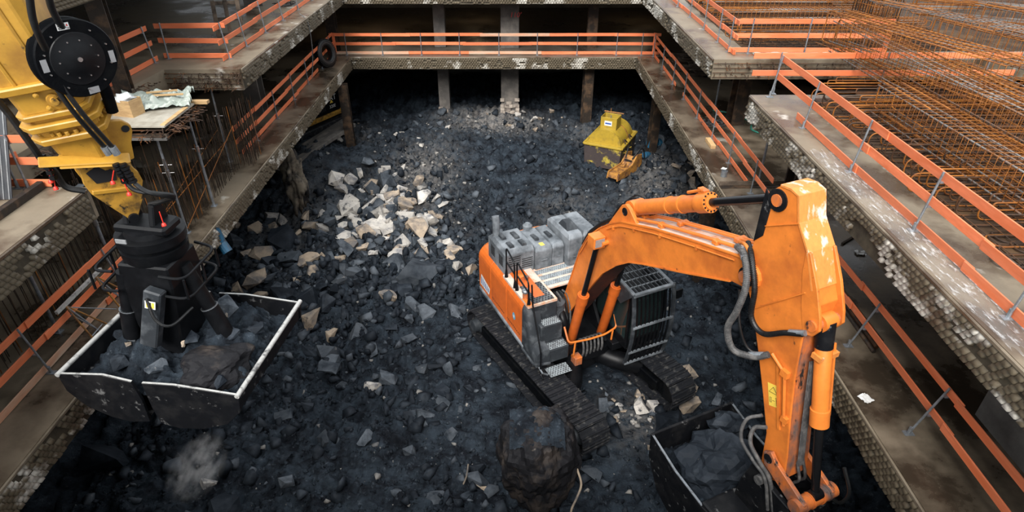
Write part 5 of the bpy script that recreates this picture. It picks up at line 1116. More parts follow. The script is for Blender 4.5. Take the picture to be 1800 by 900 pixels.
# ---- rotator and clamshell, local origin on the rim plane
def L_(x, y, z): return Vector((x, y, z))
GR = (0, .05, -.11)
cs = empty('clamshell', (0, 0, 0)); cs.parent = ta; cs.rotation_euler = GR
rz0 = 2.28
ro = Vector((-.10, .17, 0))
MB().lathe([(rz0 - .62, .44), (rz0 - .50, .52), (rz0 - .34, .53), (rz0 - .33, .46), (rz0 - .26, .46), (rz0 - .25, .54), (rz0 - .10, .54), (rz0 - .09, .40), (rz0, .38), (rz0 + .02, 0)], ro, n=36).build('rotator', M['black'], cs, smooth=True)
MB().bb((-.55, -.10, rz0 - .05), (.35, .40, rz0 + .10)).build('rotator_head', M['black'], cs, bevel=.04)
MB().bb((-.30, -.40, rz0 - .04), (-.12, -.38, rz0 + .03)).build('type_plate', M['label_grey'], cs)
for x in (-.35, .1): MB().prism([(-.05, rz0), (.42, rz0), (.30, rz0 + .42), (.08, rz0 + .42)], x - .05, x + .05, 'x').build('hanger_plate', M['black'], cs, bevel=.02)
def ring(z0, z1, x, y, cx=-.05, cy=.1, ch=.1): return [[L_(cx - x, cy - y, z), L_(cx + x, cy - y, z), L_(cx + x, cy + y, z), L_(cx - x, cy + y, z)] for z in (z0,)][0]
MB().loft([ring(1.75, 0, .44, .42, -.08, .12), ring(1.35, 0, .46, .45, -.08, .12), ring(.45, 0, .40, .42, -.14, .12), ring(-.2, 0, .30, .40, -.12, .12)]).build('grab_body', M['black'], cs, bevel=.03)
for sx_ in (-1, 1):
    for yy in (.2,):
        yy = -.22 if sx_ < 0 else .15; a = L_(-.50, yy, 1.55) if sx_ < 0 else L_(.34, yy, 1.55); b = L_(-.74, yy - .05, .05) if sx_ < 0 else L_(.86, yy, -.12); s = a.lerp(b, .52); m = MB(); m.tube([a, s], .12, 16); m.tube([s, s + (b - s) * .06], .13, 16); c = m.build('jaw_cylinder', M['black'], cs, smooth=True)
        m = MB(); m.tube([s, s.lerp(b, .85)], .15, 16); m.build('cylinder_guard', M['black'], c, smooth=True); MB().tube([s - (b - s) * .0, s + (b - s) * .02], .153, 16).build('guard_ring', M['steel'], c); MB().beam(s.lerp(b, .80), b, .10, .14).build('rod_end', M['steel'], c)
MB().beam((.17, -.46, 1.42), (-.12, -.60, .32), .30, .20, (0, 1, 0)).build('front_arm', M['charcoal'], cs, bevel=.025)
st = MB().add([(.04, -0.6510, 1.17), (.22, -0.6510, 1.15), (.25, -0.6350, 1.30), (.07, -0.6350, 1.32)], [(0, 1, 2, 3)]).build('arm_sticker', M['label_white'], cs)
st.parent = ta; st.rotation_euler = GR
m = MB(); m.add([(.07, -0.6540, 1.19), (.12, -0.6540, 1.185), (.14, -0.6400, 1.29), (.09, -0.6400, 1.295)], [(0, 1, 2, 3)]); m.add([(.16, -0.6540, 1.18), (.205, -0.6540, 1.175), (.225, -0.6400, 1.28), (.18, -0.6400, 1.285)], [(0, 1, 2, 3)]); m.build('sticker_pattern', M['sticker'], st)
m = MB(); m.add([(.128, -0.6550, 1.185), (.152, -0.6550, 1.182), (.172, -0.6410, 1.285), (.148, -0.6410, 1.288)], [(0, 1, 2, 3)]); m.build('sticker_bar', M['print_black'], st)
for sx_ in (-1, 1):
    for z in (1.70, 1.30):
        MB().tube(rounded([L_(sx_ * .40 - .1, -.45, z), L_(sx_ * .80 - .1, -.42, z - .05), L_(sx_ * .84 - .1, .55, z), L_(sx_ * .40 - .1, .65, z)], .2, 6), .026, 8).build('guard_loop', M['black'], cs)
    for yy in (-.45, .1, .55): MB().tube([L_(sx_ * .82 - .1, yy, 1.68), L_(sx_ * .82 - .1, yy, 1.29)], .022, 6).build('guard_post', M['black'], cs)
MB().tube(spline([L_(.10, -.62, 1.35), L_(.22, -.72, 1.0), L_(.42, -0.6550, .85), L_(.55, -.2, .9)], 6), .025, 8).build('grease_hose', M['rubber'], cs)
# jaws
y0, y1 = -1.22, 1.35
def jaw(sgn, pts, plate):
    o = [Vector((p[0] * sgn, 0, p[1])) for p in pts]; ins = [Vector((p.x + (-sgn * .9 - p.x + sgn * 1.8) * .0 + (sgn * .8 - p.x) * .05, 0, p.z + (.1 - p.z) * .05)) for p in o]
    m = MB(); m.loft([[Vector((a.x, y0, a.z)), Vector((a.x, y1, a.z)), Vector((b.x, y1, b.z)), Vector((b.x, y0, b.z))] for a, b in zip(o, ins)])
    j = m.build('jaw', M['dark_steel'], cs, bevel=.006); j.parent = ta; j.rotation_euler = GR
    for y in (y0, y1): MB().prism([(x * sgn, z) for x, z in plate], y - .03, y + .03).build('side_plate', M['dark_steel'], j, bevel=.006)
    MB().tube([(pts[0][0] * sgn, y0 - .05, pts[0][1]), (pts[0][0] * sgn, y1 + .05, pts[0][1])], .043, 12).build('rim_bar', M['white_bar'], j, smooth=True)
    for y in (y0, y1):
        m = MB(); 
        for a, b in zip(plate[:2], plate[1:3]): m.beam((a[0] * sgn, y, a[1]), (b[0] * sgn, y, b[1]), .035, .014)
        m.build('bright_edge', M['white_bar'], j)
    return j
Jl = [(1.46, 0.0), (1.42, -.38), (1.16, -.70), (.75, -.90), (.38, -.97), (.12, -.90)]
Jp = [(1.70, 0.0), (1.66, -.38), (1.35, -.72), (.85, -.92), (.40, -.98), (.12, -.90)]
jr = jaw(1, Jp, [(1.72, .0), (.60, .06), (.03, .02), (.06, -.55), (.12, -.92), (.45, -1.0), (.9, -.94), (1.38, -.74), (1.68, -.38)])
jl = jaw(-1, Jl, [(1.48, .0), (.65, .10), (.16, .02), (.08, -.40), (.08, -.92), (.45, -.99), (.78, -.92), (1.18, -.72), (1.44, -.38)])
# spoil in the grab: heaped wet earth
def heap(name, c, sx_, sy_, hgt, mat, seed, n=70, amp=1.):
    a = np.linspace(-1, 1, n); X, Y = np.meshgrid(a, a); Rr = np.maximum(np.abs(X), np.abs(Y))
    Rr = np.hypot(X, Y) if amp < .6 else Rr; Z = hgt * (1 - Rr ** 2) + amp * (.42 * vnoise(X * 2.6 + 5, Y * 2.6, seed) + .30 * np.abs(vnoise(X * 7, Y * 6 + 3, seed + 1)) + .16 * vnoise(X * 16, Y * 15, seed + 2) + .07 * vnoise(X * 34, Y * 32, seed + 3))
    id_ = np.arange(n * n).reshape(n, n); q = np.stack([id_[:-1, :-1], id_[:-1, 1:], id_[1:, 1:], id_[1:, :-1]], -1).reshape(-1, 4)
    o = link(name, np_mesh(name, np.stack([X * sx_, Y * sy_, Z], -1).reshape(-1, 3), q, mat)); o.location = c; return o
o = heap('wet_spoil', (cl.x + .12, cl.y + .07, cl.z - .42), 1.5, 1.24, .38, ground_mat(), 61, 90); o.rotation_euler = GR; tag(o, 'heap of wet black earth filling the open clamshell grab', 'earth', kind='stuff')
# ---------------------------------------------------------------- yellow skip tank at the back right of the pit
gz = hz_(5.3, 30.8)
sk = empty('mixing_skip', (5.25, 31.15, -13.75), math.radians(-26), 'dented yellow steel skip with domed top and open hatch at the back right', 'skip')
w, d, h = 1.02, 1.35, 1.25
MB().loft([[Vector((-w * .93, -d * .97, 0)), Vector((w * .93, -d * .97, 0)), Vector((w * .93, d * .97, 0)), Vector((-w * .93, d * .97, 0))], [Vector((-w, -d, h)), Vector((w, -d, h)), Vector((w, d, h)), Vector((-w, d, h))]]).build('box_body', M['skip_side'], sk, bevel=.03)
m = MB()
for a, b in (((-w, -d), (w, -d)), ((w, -d), (w, d)), ((w, d), (-w, d)), ((-w, d), (-w, -d))): m.beam((a[0], a[1], h), (b[0], b[1], h), .12, .10)
m.build('rim_frame', M['skip_yellow'], sk, bevel=.015)
MB().bb((-w + .05, -d + .05, h - .06), (w - .05, d - .05, h + .01)).build('deck_plate', M['skip_yellow'], sk)
R = .86
MB().loft([[Vector((R * math.cos(a), y, h - .02 + R * .92 * math.sin(a))) for a in np.linspace(0, math.pi, 26)] for y in (-1.02, -.98, .98, 1.05)]).build('domed_drum', M['skip_yellow'], sk, smooth=True)
MB().loft([[Vector((1.02 * R * math.cos(a), y, h - .02 + 1.02 * R * .92 * math.sin(a))) for a in np.linspace(0, math.pi, 26)] for y in (.18, .26)]).build('dark_band', M['rust_yellow'], sk, smooth=True)
hx, hy0, hy1, hz0, hz1 = .44, -.62, .12, h + .55, h + 1.28
m = MB()
for a, b in (((-hx, hy0, hz0), (hx, hy0 + .03, hz1)), ((-hx, hy1 - .03, hz0), (hx, hy1, hz1)), ((-hx, hy0, hz0), (-hx + .03, hy1, hz1)), ((hx - .03, hy0, hz0), (hx, hy1, hz1))): m.bb(a, b)
hat = m.build('hatch_box', M['skip_yellow'], sk, bevel=.01); MB().bb((-hx + .03, hy0 + .03, hz1 - .35), (hx - .03, hy1 - .03, hz1 - .33)).build('hatch_floor', M['hole'], hat)
MB().bb((-.22, hy0 - .006, hz0 + .30), (.18, hy0, hz0 + .55)).build('maker_plate', M['label_white'], hat); MB().bb((-.18, hy0 - .010, hz0 + .38), (.14, hy0 - .005, hz0 + .46)).build('plate_writing', M['print_blue'], hat)
MB().tube([(-.5, hy1 + .02, hz1 + .05), (.55, hy1 + .02, hz1 + .05)], .035, 8).build('hatch_bar', M['rust_yellow'], hat); MB().tube([(-.15, hy1, hz1), (-.15, hy1 + .02, hz1 + .25)], .02, 6).build('hatch_pin', M['rust_yellow'], hat); MB().bb((-.02, -.3, hz1 - .3), (.02, -.26, hz1 + .02)).build('agitator_rod', M['steel'], hat)
for y in (-.7, .1): 
    MB().tube(spline([(w + .02, y, h + .02), (w - .1, y + .1, h + .25), (w + .02, y + .3, h + .03)], 5), .035, 6).build('lifting_eye', M['column_steel'], sk); MB().tube([(w - .02, y - .1, .85), (w + .12, y - .1, .9), (w + .12, y + .15, .9), (w - .02, y + .15, .85)], .025, 6).build('side_handle', M['skip_yellow'], sk)
for x in (-.8, .8): MB().tube(spline([(x, -.9, h + .02), (x * .9, -.7, h + .25), (x, -.45, h + .05)], 5), .03, 6).build('lifting_eye', M['column_steel'], sk)
# rusty breaker bracket on the ground
gb = empty('breaker_bracket', (5.75, 29.0, hz_(5.75, 29.0) + .08), math.radians(48), 'rusty orange steel breaker attachment lying in front of the yellow skip', 'attachment')
for y in (-.30, .30): MB().prism([(-1.15, .05), (-1.05, .42), (.1, .50), (.55, .95), (1.0, .85), (1.05, .3), (.5, .0)], y - .04, y + .04).build('side_plate', M['rust_yellow'], gb, bevel=.012)
MB().prism([(-1.12, .12), (-1.02, .36), (.1, .44), (.5, .84), (.6, .70), (.2, .2)], -.26, .26).build('centre_block', M['rust_yellow'], gb, bevel=.015); MB().tube([(-.25, 0, .42), (.05, 0, .56)], .06, 8).build('grease_pin', M['rust_yellow'], gb)
MB().bb((.2, -.2, .62), (.42, .2, .66)).build('slot', M['hole'], gb)
for y in (-.32, .32): MB().tube(spline([(.3, y * .6, .75), (.7, y, 1.15), (1.1, y, 1.05), (1.25, y * 1.1, .5)], 5), .035, 8).build('hydraulic_hose', M['rubber'], gb)
# blue drum, grey drum
def drum(x, y, r, L, rz, tilt, mat, label):
    o = empty('drum', (x, y, hz_(x, y) + r * .85), rz, label, 'drum'); o.rotation_euler = (0, tilt, rz)
    MB().lathe([(-L / 2, 0), (-L / 2, r * .9), (-L / 2 + .03, r), (-L * .17, r), (-L * .16, r * 1.05), (-L * .14, r), (L * .14, r), (L * .16, r * 1.05), (L * .17, r), (L / 2 - .03, r), (L / 2, r * .9), (L / 2 - .03, 0)], (0, 0, 0), (1, 0, 0), 20).build('barrel', M[mat], o, smooth=True)
    MB().lathe([(0, .05), (.03, .05), (.03, 0)], (L / 2 - .02, r * .4, 0), (1, 0, 0), 10).build('bung', M['white'], o); return o
drum(7.55, 30.9, .28, .75, math.radians(35), .25, 'blue', 'blue plastic drum lying in the rubble by the right ledge')
drum(7.05, 30.2, .17, .5, math.radians(50), .3, 'blue', 'small bright blue canister lying beside the blue drum'); drum(8.05, 31.6, .28, .7, math.radians(60), .5, 'rock_grey', 'mud covered grey drum behind the blue drum')
# yellow machine parked under the left ledge (mostly hidden)
pm_ = empty('parked_excavator', (-11.50, 33.3, -13.1), math.radians(61), 'yellow excavator parked in the dark under the left ledge with black side panel', 'excavator')
MB().bb((-1.6, -1.35, .95), (1.75, 1.35, 1.2)).build('yellow_sill', M['yellow_dirty'], pm_, bevel=.04)
MB().prism([(-1.6, 1.2), (1.45, 1.2), (1.62, 1.5), (1.62, 2.35), (1.45, 2.6), (-1.6, 2.6)], -1.30, 1.30).build('house', M['matt_black'], pm_, bevel=.05)
MB().prism([(1.55, 1.05), (1.78, 1.3), (1.80, 2.4), (1.62, 2.75), (1.5, 2.7), (1.66, 2.35), (1.64, 1.5), (1.45, 1.2)], -1.33, 1.33).build('counterweight_frame', M['yellow_dirty'], pm_, bevel=.03)
for y in (-1.2, 1.2): MB().prism([(-2.0, .45), (-1.7, .12), (1.7, .12), (2.0, .45), (1.7, .8), (-1.7, .8)], y - .3, y + .3).build('track', M['track'], pm_, bevel=.05)
b = text_part('CAT', .42, M['label_white'], pm_, (.80, -1.306, 1.98), (math.pi / 2, 0, 0), 'brand_lettering'); text_part('320E', .24, M['label_white'], pm_, (.86, -1.306, 1.52), (math.pi / 2, 0, 0), 'model_lettering')
MB().add([(.68, -1.309, 1.72), (.94, -1.309, 1.72), (.81, -1.309, 1.90)], [(0, 1, 2)]).build('brand_triangle', M['sticker'], pm_); MB().add([(1.45, -1.308, 1.3), (1.6, -1.308, 1.5), (1.6, -1.308, 1.9), (1.52, -1.308, 1.6)], [(0, 1, 2, 3)]).build('red_stripe', M['print_red'], pm_)
m = MB()
for k in range(12): m.bb((-1.2 + k * .13, -1.312, 1.4), (-1.13 + k * .13, -1.300, 2.2))
m.build('grille', M['hole'], pm_)
for k in range(4):
    o = MB().box((0, 0, 0), (4.2 + .4 * k, .34, .20)).build('timber_beam', M['column_concrete'], bevel=.02); o.location = (-9.9 + .1 * k, 30.3 - .5 * k, hz_(-9.9, 30.3 - .5 * k) + .22 - .1 * k); o.rotation_euler = (0, -.10, math.radians(62)); tag(o, 'dark heavy timber beam sloping down under the left ledge', 'beam', 'timber beams under the left ledge')
# ---------------------------------------------------------------- boulders and rocks
p = uz(955, 800, -13.2)
bl = blob('boulder', (.62, 10.45, -12.75), (1.02, .95, 1.7), M['boulder'], 7, 'huge upright brown and black boulder with flat top in front of the excavator track', 'boulder', 5, .16, 1.7, .055, flat=True)
for v in bl.data.vertices:
    if v.co.z > 1.15: v.co.z = 1.15 + (v.co.z - 1.15) * .22 + .06 * mnoise.noise(v.co * 7)
    if v.co.z < -.1: v.co.x *= 1 + .06 * v.co.z; v.co.y *= 1 + .06 * v.co.z
h_ = heap('loose_earth', (.60, 10.43, -11.60), .66, .62, .12, ground_mat(), 71, 50, .28); tag(h_, 'loose black earth lying on the flat top of the huge boulder', 'earth', kind='stuff')
rp3 = [(1.48, 10.35, -12.5), (1.62, 10.05, -12.75), (1.72, 9.9, -13.1), (1.62, 9.75, -13.4), (1.5, 9.65, -13.7), (1.48, 9.6, -14.0)]
tag(MB().tube(spline(rp3, 5), .028, 7).build('frayed_rope', M['rock_tan']), 'pale frayed rope hanging beside the huge boulder', 'rope')
rp3 = [(-1.15, 10.75, -13.4), (-1.2, 10.6, -13.7), (-1.32, 10.5, -14.0)]
tag(MB().tube(spline(rp3, 5), .022, 6).build('frayed_rope', M['rock_tan']), 'short pale rope stub on the dark ground left of the huge boulder', 'rope')
def rock_mesh(seed, sub=False):
    r = np.random.default_rng(seed); bm = bmesh.new(); s = np.array([1, r.uniform(.6, .95), r.uniform(.45, .8)])
    for _ in range(11):
        v = r.normal(size=3); v /= np.linalg.norm(v); v = np.sign(v) * np.abs(v) ** .6; bm.verts.new(Vector(v * s * r.uniform(.42, .56)))
    res = bmesh.ops.convex_hull(bm, input=list(bm.verts)); bmesh.ops.delete(bm, geom=[v for v in bm.verts if not v.link_faces], context='VERTS')
    bmesh.ops.triangulate(bm, faces=bm.faces)
    if sub:
        bmesh.ops.subdivide_edges(bm, edges=list(bm.edges), cuts=2, use_grid_fill=True)
        for v in bm.verts: v.co += v.co.normalized() * (.03 * mnoise.noise(v.co * 4 + Vector((seed, 0, 0))) + .018 * mnoise.noise(v.co * 11 + Vector((0, seed, 0))))
    me = bpy.data.meshes.new('rock'); bm.to_mesh(me); bm.free(); return me
TONES = {'p': 'rock_pale', 't': 'rock_tan', 'g': 'rock_grey', 'd': 'rock_dark'}
RM = {k: [] for k in TONES}
for k in TONES:
    for i in range(9):
        me = rock_mesh(100 + i + 17 * 'ptgd'.index(k), i < 5); me.materials.append(M[TONES[k]]); RM[k].append(me)
PLACED = []
def rock(p, s, tone, label, group=None, k=None, flat=1., rr=random):
    me = RM[tone][k if k is not None else rr.randrange(9)]
    o = bpy.data.objects.new('rock', me); COL.objects.link(o); o.location = (p[0], p[1], p[2] + .16 * s); o.scale = (s, s * rr.uniform(.8, 1), s * flat * rr.uniform(.8, 1.05)); o.rotation_euler = (rr.uniform(-.4, .4), rr.uniform(-.4, .4), rr.uniform(0, 6.28)); PLACED.append((p[0], p[1], s)); return tag(o, label, 'rock', group)
HERO = [  # pixel centre in the photograph, apparent size in pixels, tone, label
 (730, 467, 72, 'g', 'largest flat grey slab of rock lying left of the excavator rear'), (693, 457, 42, 'g', 'flat grey slab leaning on the larger grey slab, on its left side'),
 (500, 418, 52, 'd', 'big dark angular rock at the left foot of the pale heap'), (657, 373, 42, 'p', 'large pale block with dark stains in the middle of the pale heap'),
 (615, 363, 40, 'p', 'long whitish rock at the left tip of the pale heap'), (683, 322, 34, 'g', 'big grey rock at the top of the pale heap'), (653, 327, 26, 't', 'pinkish tan rock at the top left of the pale heap'),
 (653, 352, 30, 'p', 'pale rock just below the top of the pale heap'), (673, 345, 26, 'p', 'rounded pale rock near the top centre of the pale heap'), (717, 360, 36, 't', 'tan block on the right shoulder of the pale heap'), (713, 380, 32, 'p', 'flat whitish rock below the tan block of the pale heap'),
 (748, 385, 34, 'p', 'tall whitish shard at the right side of the pale heap'), (733, 402, 36, 't', 'rounded tan rock with dark patches at the right of the heap'), (760, 410, 20, 'p', 'small pale rock right of the rounded tan rock'), (737, 343, 20, 'p', 'small white rock alone above the right shoulder of the heap'),
 (547, 395, 27, 't', 'rounded brownish rock at the far left of the heap'), (567, 400, 34, 'p', 'grey white rock right of the rounded brownish rock'), (597, 407, 28, 'g', 'grey rock leaning at the lower left of the heap'), (612, 412, 32, 'p', 'pale wedge rock at the lower left of the heap'), (642, 407, 30, 't', 'tan angular rock in the lower middle of the heap'),
 (620, 427, 30, 't', 'tan flat rock lying tilted below the heap'), (662, 398, 36, 'p', 'pale broad rock in the middle of the lower heap'), (605, 442, 26, 'g', 'upright grey shard below the heap'), (782, 432, 26, 'p', 'pale rock at the right foot of the heap'), (800, 438, 28, 't', 'tan rock at the right foot of the heap, nearest the excavator'),
 (460, 447, 30, 't', 'rounded tan rock left of the heap near the ledge'), (510, 453, 40, 'g', 'grey slab left of the heap below the big dark rock'), (548, 460, 30, 't', 'tan squarish rock below the left of the heap'), (483, 457, 32, 'd', 'dark rock left of the tan squarish rock'), (807, 470, 26, 'p', 'pale stone close behind the orange rear of the excavator'), (825, 472, 24, 't', 'tan stone touching the orange rear corner of the excavator'),
 (450, 487, 44, 't', 'large tan rock above the right corner of the clamshell'), (500, 512, 50, 'd', 'large dark brown rock beside the clamshell corner'), (567, 533, 38, 'd', 'dark rock right of the clamshell corner'), (547, 560, 36, 't', 'upright brown grey stump of rock right of the clamshell rim'), (577, 613, 34, 'g', 'grey pointed rock right of the clamshell rim'), (582, 587, 22, 't', 'small pale topped rock above the grey pointed rock'),
 (653, 607, 32, 'g', 'grey block with flat face in the middle of the black ground'), (580, 652, 36, 'g', 'grey wedge lying on the black ground below the grey pointed rock'), (657, 677, 22, 'p', 'pale grey flat stone on the black ground'), (683, 523, 26, 't', 'tan rock below the largest grey slab'), (700, 500, 40, 'd', 'dark rock below the largest grey slab, in its shadow'), (750, 547, 30, 'g', 'grey brown rock left of the excavator track'), (803, 537, 30, 'g', 'tall grey rock next to the rear of the excavator track'), (723, 532, 32, 'g', 'grey rough rock below the dark rock'), (550, 612, 34, 'd', 'dark rock touching the right clamshell rim'), (500, 727, 30, 'g', 'grey rock below the right corner of the clamshell'),
 (1207, 653, 28, 't', 'uppermost of three tan stones right of the left track'), (1212, 682, 38, 't', 'middle of three tan stones right of the left track'), (1208, 709, 32, 't', 'lowest of three tan stones right of the left track'), (1122, 710, 30, 'p', 'pale slab between the two tracks, left one'), (1147, 712, 28, 'p', 'pale slab between the two tracks, right one'), (1060, 711, 26, 'g', 'small grey stone lying beside the shoes of the right track'), (1193, 745, 66, 'd', 'big black earthy block left of the bucket'), (1120, 692, 18, 't', 'small tan stone between the tracks above the pale slabs'),
 (1037, 830, 30, 'g', 'long grey stone right of the huge boulder'), (838, 817, 32, 'd', 'upright dark stone left of the huge boulder'), (847, 845, 32, 't', 'brown streaked long stone left of the huge boulder'), (1147, 788, 20, 't', 'small tan stone left of the bucket side plate'), (207, 785, 60, 'd', 'long black slab under the clamshell at the lower left'), (320, 785, 28, 'd', 'dark rock under the clamshell'), (400, 884, 50, 'd', 'speckled dark rock at the bottom edge below the dust'), (370, 852, 18, 'p', 'small white stone in the dust below the clamshell'),
 (597, 244, 14, 'p', 'small white rock below the parked yellow machine'), (672, 299, 13, 'p', 'single white stone on the slope above the pale heap'), (788, 222, 10, 'p', 'white stone in front of the left concrete column'), (480, 380, 24, 'p', 'pale rock beside the pile stub'), (497, 389, 20, 'p', 'small pale rock right of the pile stub'), (780, 363, 18, 'p', 'white flat stone right of the heap'), (803, 195, 16, 'g', 'grey stone at the foot of the left concrete column'), (1217, 317, 30, 't', 'beige flat rock in the rubble below the right ledge'), (1205, 277, 18, 'g', 'round grey rock in the rubble below the right ledge'), (1240, 810, 40, 'd', 'dark rock beside the big rock in the bucket'), (1257, 700, 20, 'g', 'pale shard sticking up right of the tan stones')]
rr = random.Random(5)
for u, v, s, t, lab in HERO:
    if u == 1240: continue
    p = to_ground(u, v + s * .25); dist = (p - Vector((0, 0, 0))).length
    rock((p.x, p.y, hz_(p.x, p.y)), s * dist / PF * 1.28, t, lab, None, rr.randrange(5), 1, rr)
# rocks carried by machines
o = blob('rock', (EX + .42 * 6.75 + .9075 * -.25, EY - .9075 * 6.75 + .42 * -.25, EZ + 2.55), (.88, .78, .62), M['rock_dark'], 12, 'big black rock filling the excavator bucket', 'rock', 4, .34, 1.5, .07, flat=True)
o = blob('rock', (EX + .42 * 6.1 + .9075 * .5, EY - .9075 * 6.1 + .42 * .5, EZ + 2.75), (.42, .38, .30), M['rock_dark'], 14, 'smaller black lump behind the big rock in the excavator bucket', 'rock', 3, .34, 1.6, .08, flat=True)
bs = heap('bucket_spoil', (EX + .42 * 6.5 + .9075 * -.23, EY - .9075 * 6.5 + .42 * -.23, EZ + 2.15), .95, 1.12, .25, ground_mat(), 81, 60, .7); bs.rotation_euler = (0, 0, EX_ROT); tag(bs, 'black earth in the bottom of the excavator bucket', 'earth', kind='stuff')
o = blob('rock', (cl.x + .82, cl.y - .62, cl.z - .16), (.62, .48, .32), M['boulder'], 21, 'large smooth grey brown rock in the right half of the clamshell', 'rock', 4, .24, 1.3, .06, flat=True); o.rotation_euler = (0, 0, .5)
for k, (x, y, z, s, t, lab) in enumerate(((-.85, -.6, -.15, .5, 'd', 'dark rock in the left half of the clamshell'), (.55, .75, .02, .62, 'g', 'grey rock at the back of the clamshell'), (.25, -.2, .05, .42, 'd', 'dark rock under the black centre arm'), (1.2, .4, -.2, .5, 'd', 'dark rock at the back right inside the clamshell'), (-1.2, .1, -.1, .3, 'd', 'dark lump along the left rim of the clamshell'), (1.05, -1.0, -.2, .36, 'd', 'dark rock at the front right corner inside the clamshell'), (-.75, -.35, .08, .16, 't', 'small tan flat stone in the left half of the clamshell'), (.28, -.45, .16, .16, 't', 'small tan flat stone in the middle of the clamshell'), (.75, .35, .2, .15, 't', 'tan chip beside the right grab cylinder'), (-.1, -.75, -.1, .4, 'g', 'dusty grey rock at the front of the left jaw'), (.95, .05, -.02, .4, 'd', 'dark rock right of the clamshell centre'))):
    rock((cl.x + x, cl.y + y, cl.z + z), s, t, lab, None, k % 5, .8, rr)
# countable rubble: zones (pixel polygon as boxes), tone weights, size range in px
ZONES = [('rock in the heap left of the excavator', 'rocks of the pale heap', (580, 315, 800, 440), 100, 'ppptgg', (16, 38)), ('rock on the rubble slope by the left ledge', 'rocks by the left ledge', (410, 380, 600, 530), 34, 'tgdgt', (16, 38)),
 ('rock on the black ground left of the excavator', 'rocks left of the excavator', (540, 460, 840, 700), 44, 'ddgdg', (16, 40)), ('rubble stone round the foot of the middle column', 'stones round the columns', (810, 190, 990, 235), 20, 'pptg', (7, 15)), ('stone in the rubble below the right ledge', 'stones below the right ledge', (1150, 285, 1240, 360), 20, 'gtg', (9, 24)),
 ('small stone on the far slope of the pit', 'stones on the far slope', (610, 215, 780, 310), 12, 'ppt', (5, 12)), ('rock on the black ground in the foreground', 'rocks in the foreground', (500, 700, 860, 890), 16, 'ddg', (14, 40)), ('small stone between the excavator tracks', 'stones between the tracks', (1065, 690, 1160, 760), 20, 'ppgt', (8, 20)), ('stone by the left posts under the ledge', 'stones by the left posts', (560, 215, 640, 270), 6, 'gtp', (6, 14))]
for lab, grp, (u0, v0, u1, v1), n, tones, (s0, s1) in ZONES:
    for i in range(n):
        u, v = rr.uniform(u0, u1), rr.uniform(v0, v1)
        if grp.startswith('rocks of'): u = (u0 + u1) / 2 - 5 + rr.gauss(0, .24) * (u1 - u0); v = (v0 + v1) / 2 + rr.gauss(0, .27) * (v1 - v0) + (u - 690) * .12
        p = to_ground(u, v); s = rr.uniform(s0, s1) * p.length / PF
        if (Vector((p.x - EX, p.y - EY)).length < 1.6) and p.x < 3: continue
        tn = rr.choice(tones); rock((p.x, p.y, hz_(p.x, p.y)), s, tn, {'p': 'pale ', 't': 'tan ', 'g': 'grey ', 'd': 'dark '}[tn] + lab, grp, None, 1, rr)
# uncountable clods and gravel
def scatter(name, n, dens, smin, smax, mat, seed, label, power=2.2, lift=.1):
    r = np.random.default_rng(seed); X = r.uniform(-11.5, 9.0, n * 4); Y = 6.5 + (35 - 6.5) * r.random(n * 4) ** 1.25; keep = r.random(n * 4) < dens(X, Y); X, Y = X[keep][:n], Y[keep][:n]; k = len(X)
    vars_ = []
    for i in range(8):
        me = rock_mesh(300 + seed * 10 + i); V = np.empty(len(me.vertices) * 3); me.vertices.foreach_get('co', V); T = np.empty(len(me.polygons) * 3, int); me.polygons.foreach_get('vertices', T); vars_.append((V.reshape(-1, 3), T.reshape(-1, 3))); bpy.data.meshes.remove(me)
    S_ = smin + (smax - smin) * r.random(k) ** power * 1.0; Z = height(X, Y); AV = []; AT = []; off = 0; pick = r.integers(0, 8, k)
    for i in range(8):
        V, T = vars_[i]; id_ = np.where(pick == i)[0]; m = len(id_)
        q = r.normal(size=(m, 4)); q /= np.linalg.norm(q, axis=1)[:, None]; w_, x_, y_, z_ = q.T
        Rm = np.stack([1 - 2 * (y_**2 + z_**2), 2 * (x_*y_ - z_*w_), 2 * (x_*z_ + y_*w_), 2 * (x_*y_ + z_*w_), 1 - 2 * (x_**2 + z_**2), 2 * (y_*z_ - x_*w_), 2 * (x_*z_ - y_*w_), 2 * (y_*z_ + x_*w_), 1 - 2 * (x_**2 + y_**2)], -1).reshape(m, 3, 3)
        P = np.einsum('mij,vj->mvi', Rm, V) * S_[id_, None, None] + np.stack([X[id_], Y[id_], Z[id_] + lift * S_[id_]], -1)[:, None, :]
        AV.append(P.reshape(-1, 3)); AT.append((T[None] + (off + np.arange(m) * len(V))[:, None, None]).reshape(-1, 3)); off += m * len(V)
    o = link(name, np_mesh(name, np.concatenate(AV), np.concatenate(AT), mat)); return tag(o, label, 'rubble', kind='stuff')
nodig = lambda X, Y: 1 - .8 * np.clip(gauss(X, Y, EX, EY, 3.0, 3.6) * 1.5, 0, 1)
scatter('black_clods', 26000, lambda X, Y: nodig(X, Y) * (1 - .6 * sstep(26, 33, Y)) * (1 - .6 * gauss(X, Y, -9, 27.5, 2, 2.2)) * (1 - .7 * gauss(X, Y, -5, 24.6, 2.2, 2)), .03, .17, ground_mat(), 1, 'loose black clods of earth covering the pit floor', 3.5, .05)
scatter('dark_rubble', 4200, lambda X, Y: nodig(X, Y) * np.clip(.10 + .8 * gauss(X, Y, -4.5, 20.5, 3.6, 5) + .5 * gauss(X, Y, -8.5, 19, 2.5, 5), 0, 1) * (1 - .8 * gauss(X, Y, -9, 27.8, 2, 1.8)), .08, .58, M['rock_dark'], 2, 'small dark rubble scattered over the black ground', 2.6, .12)
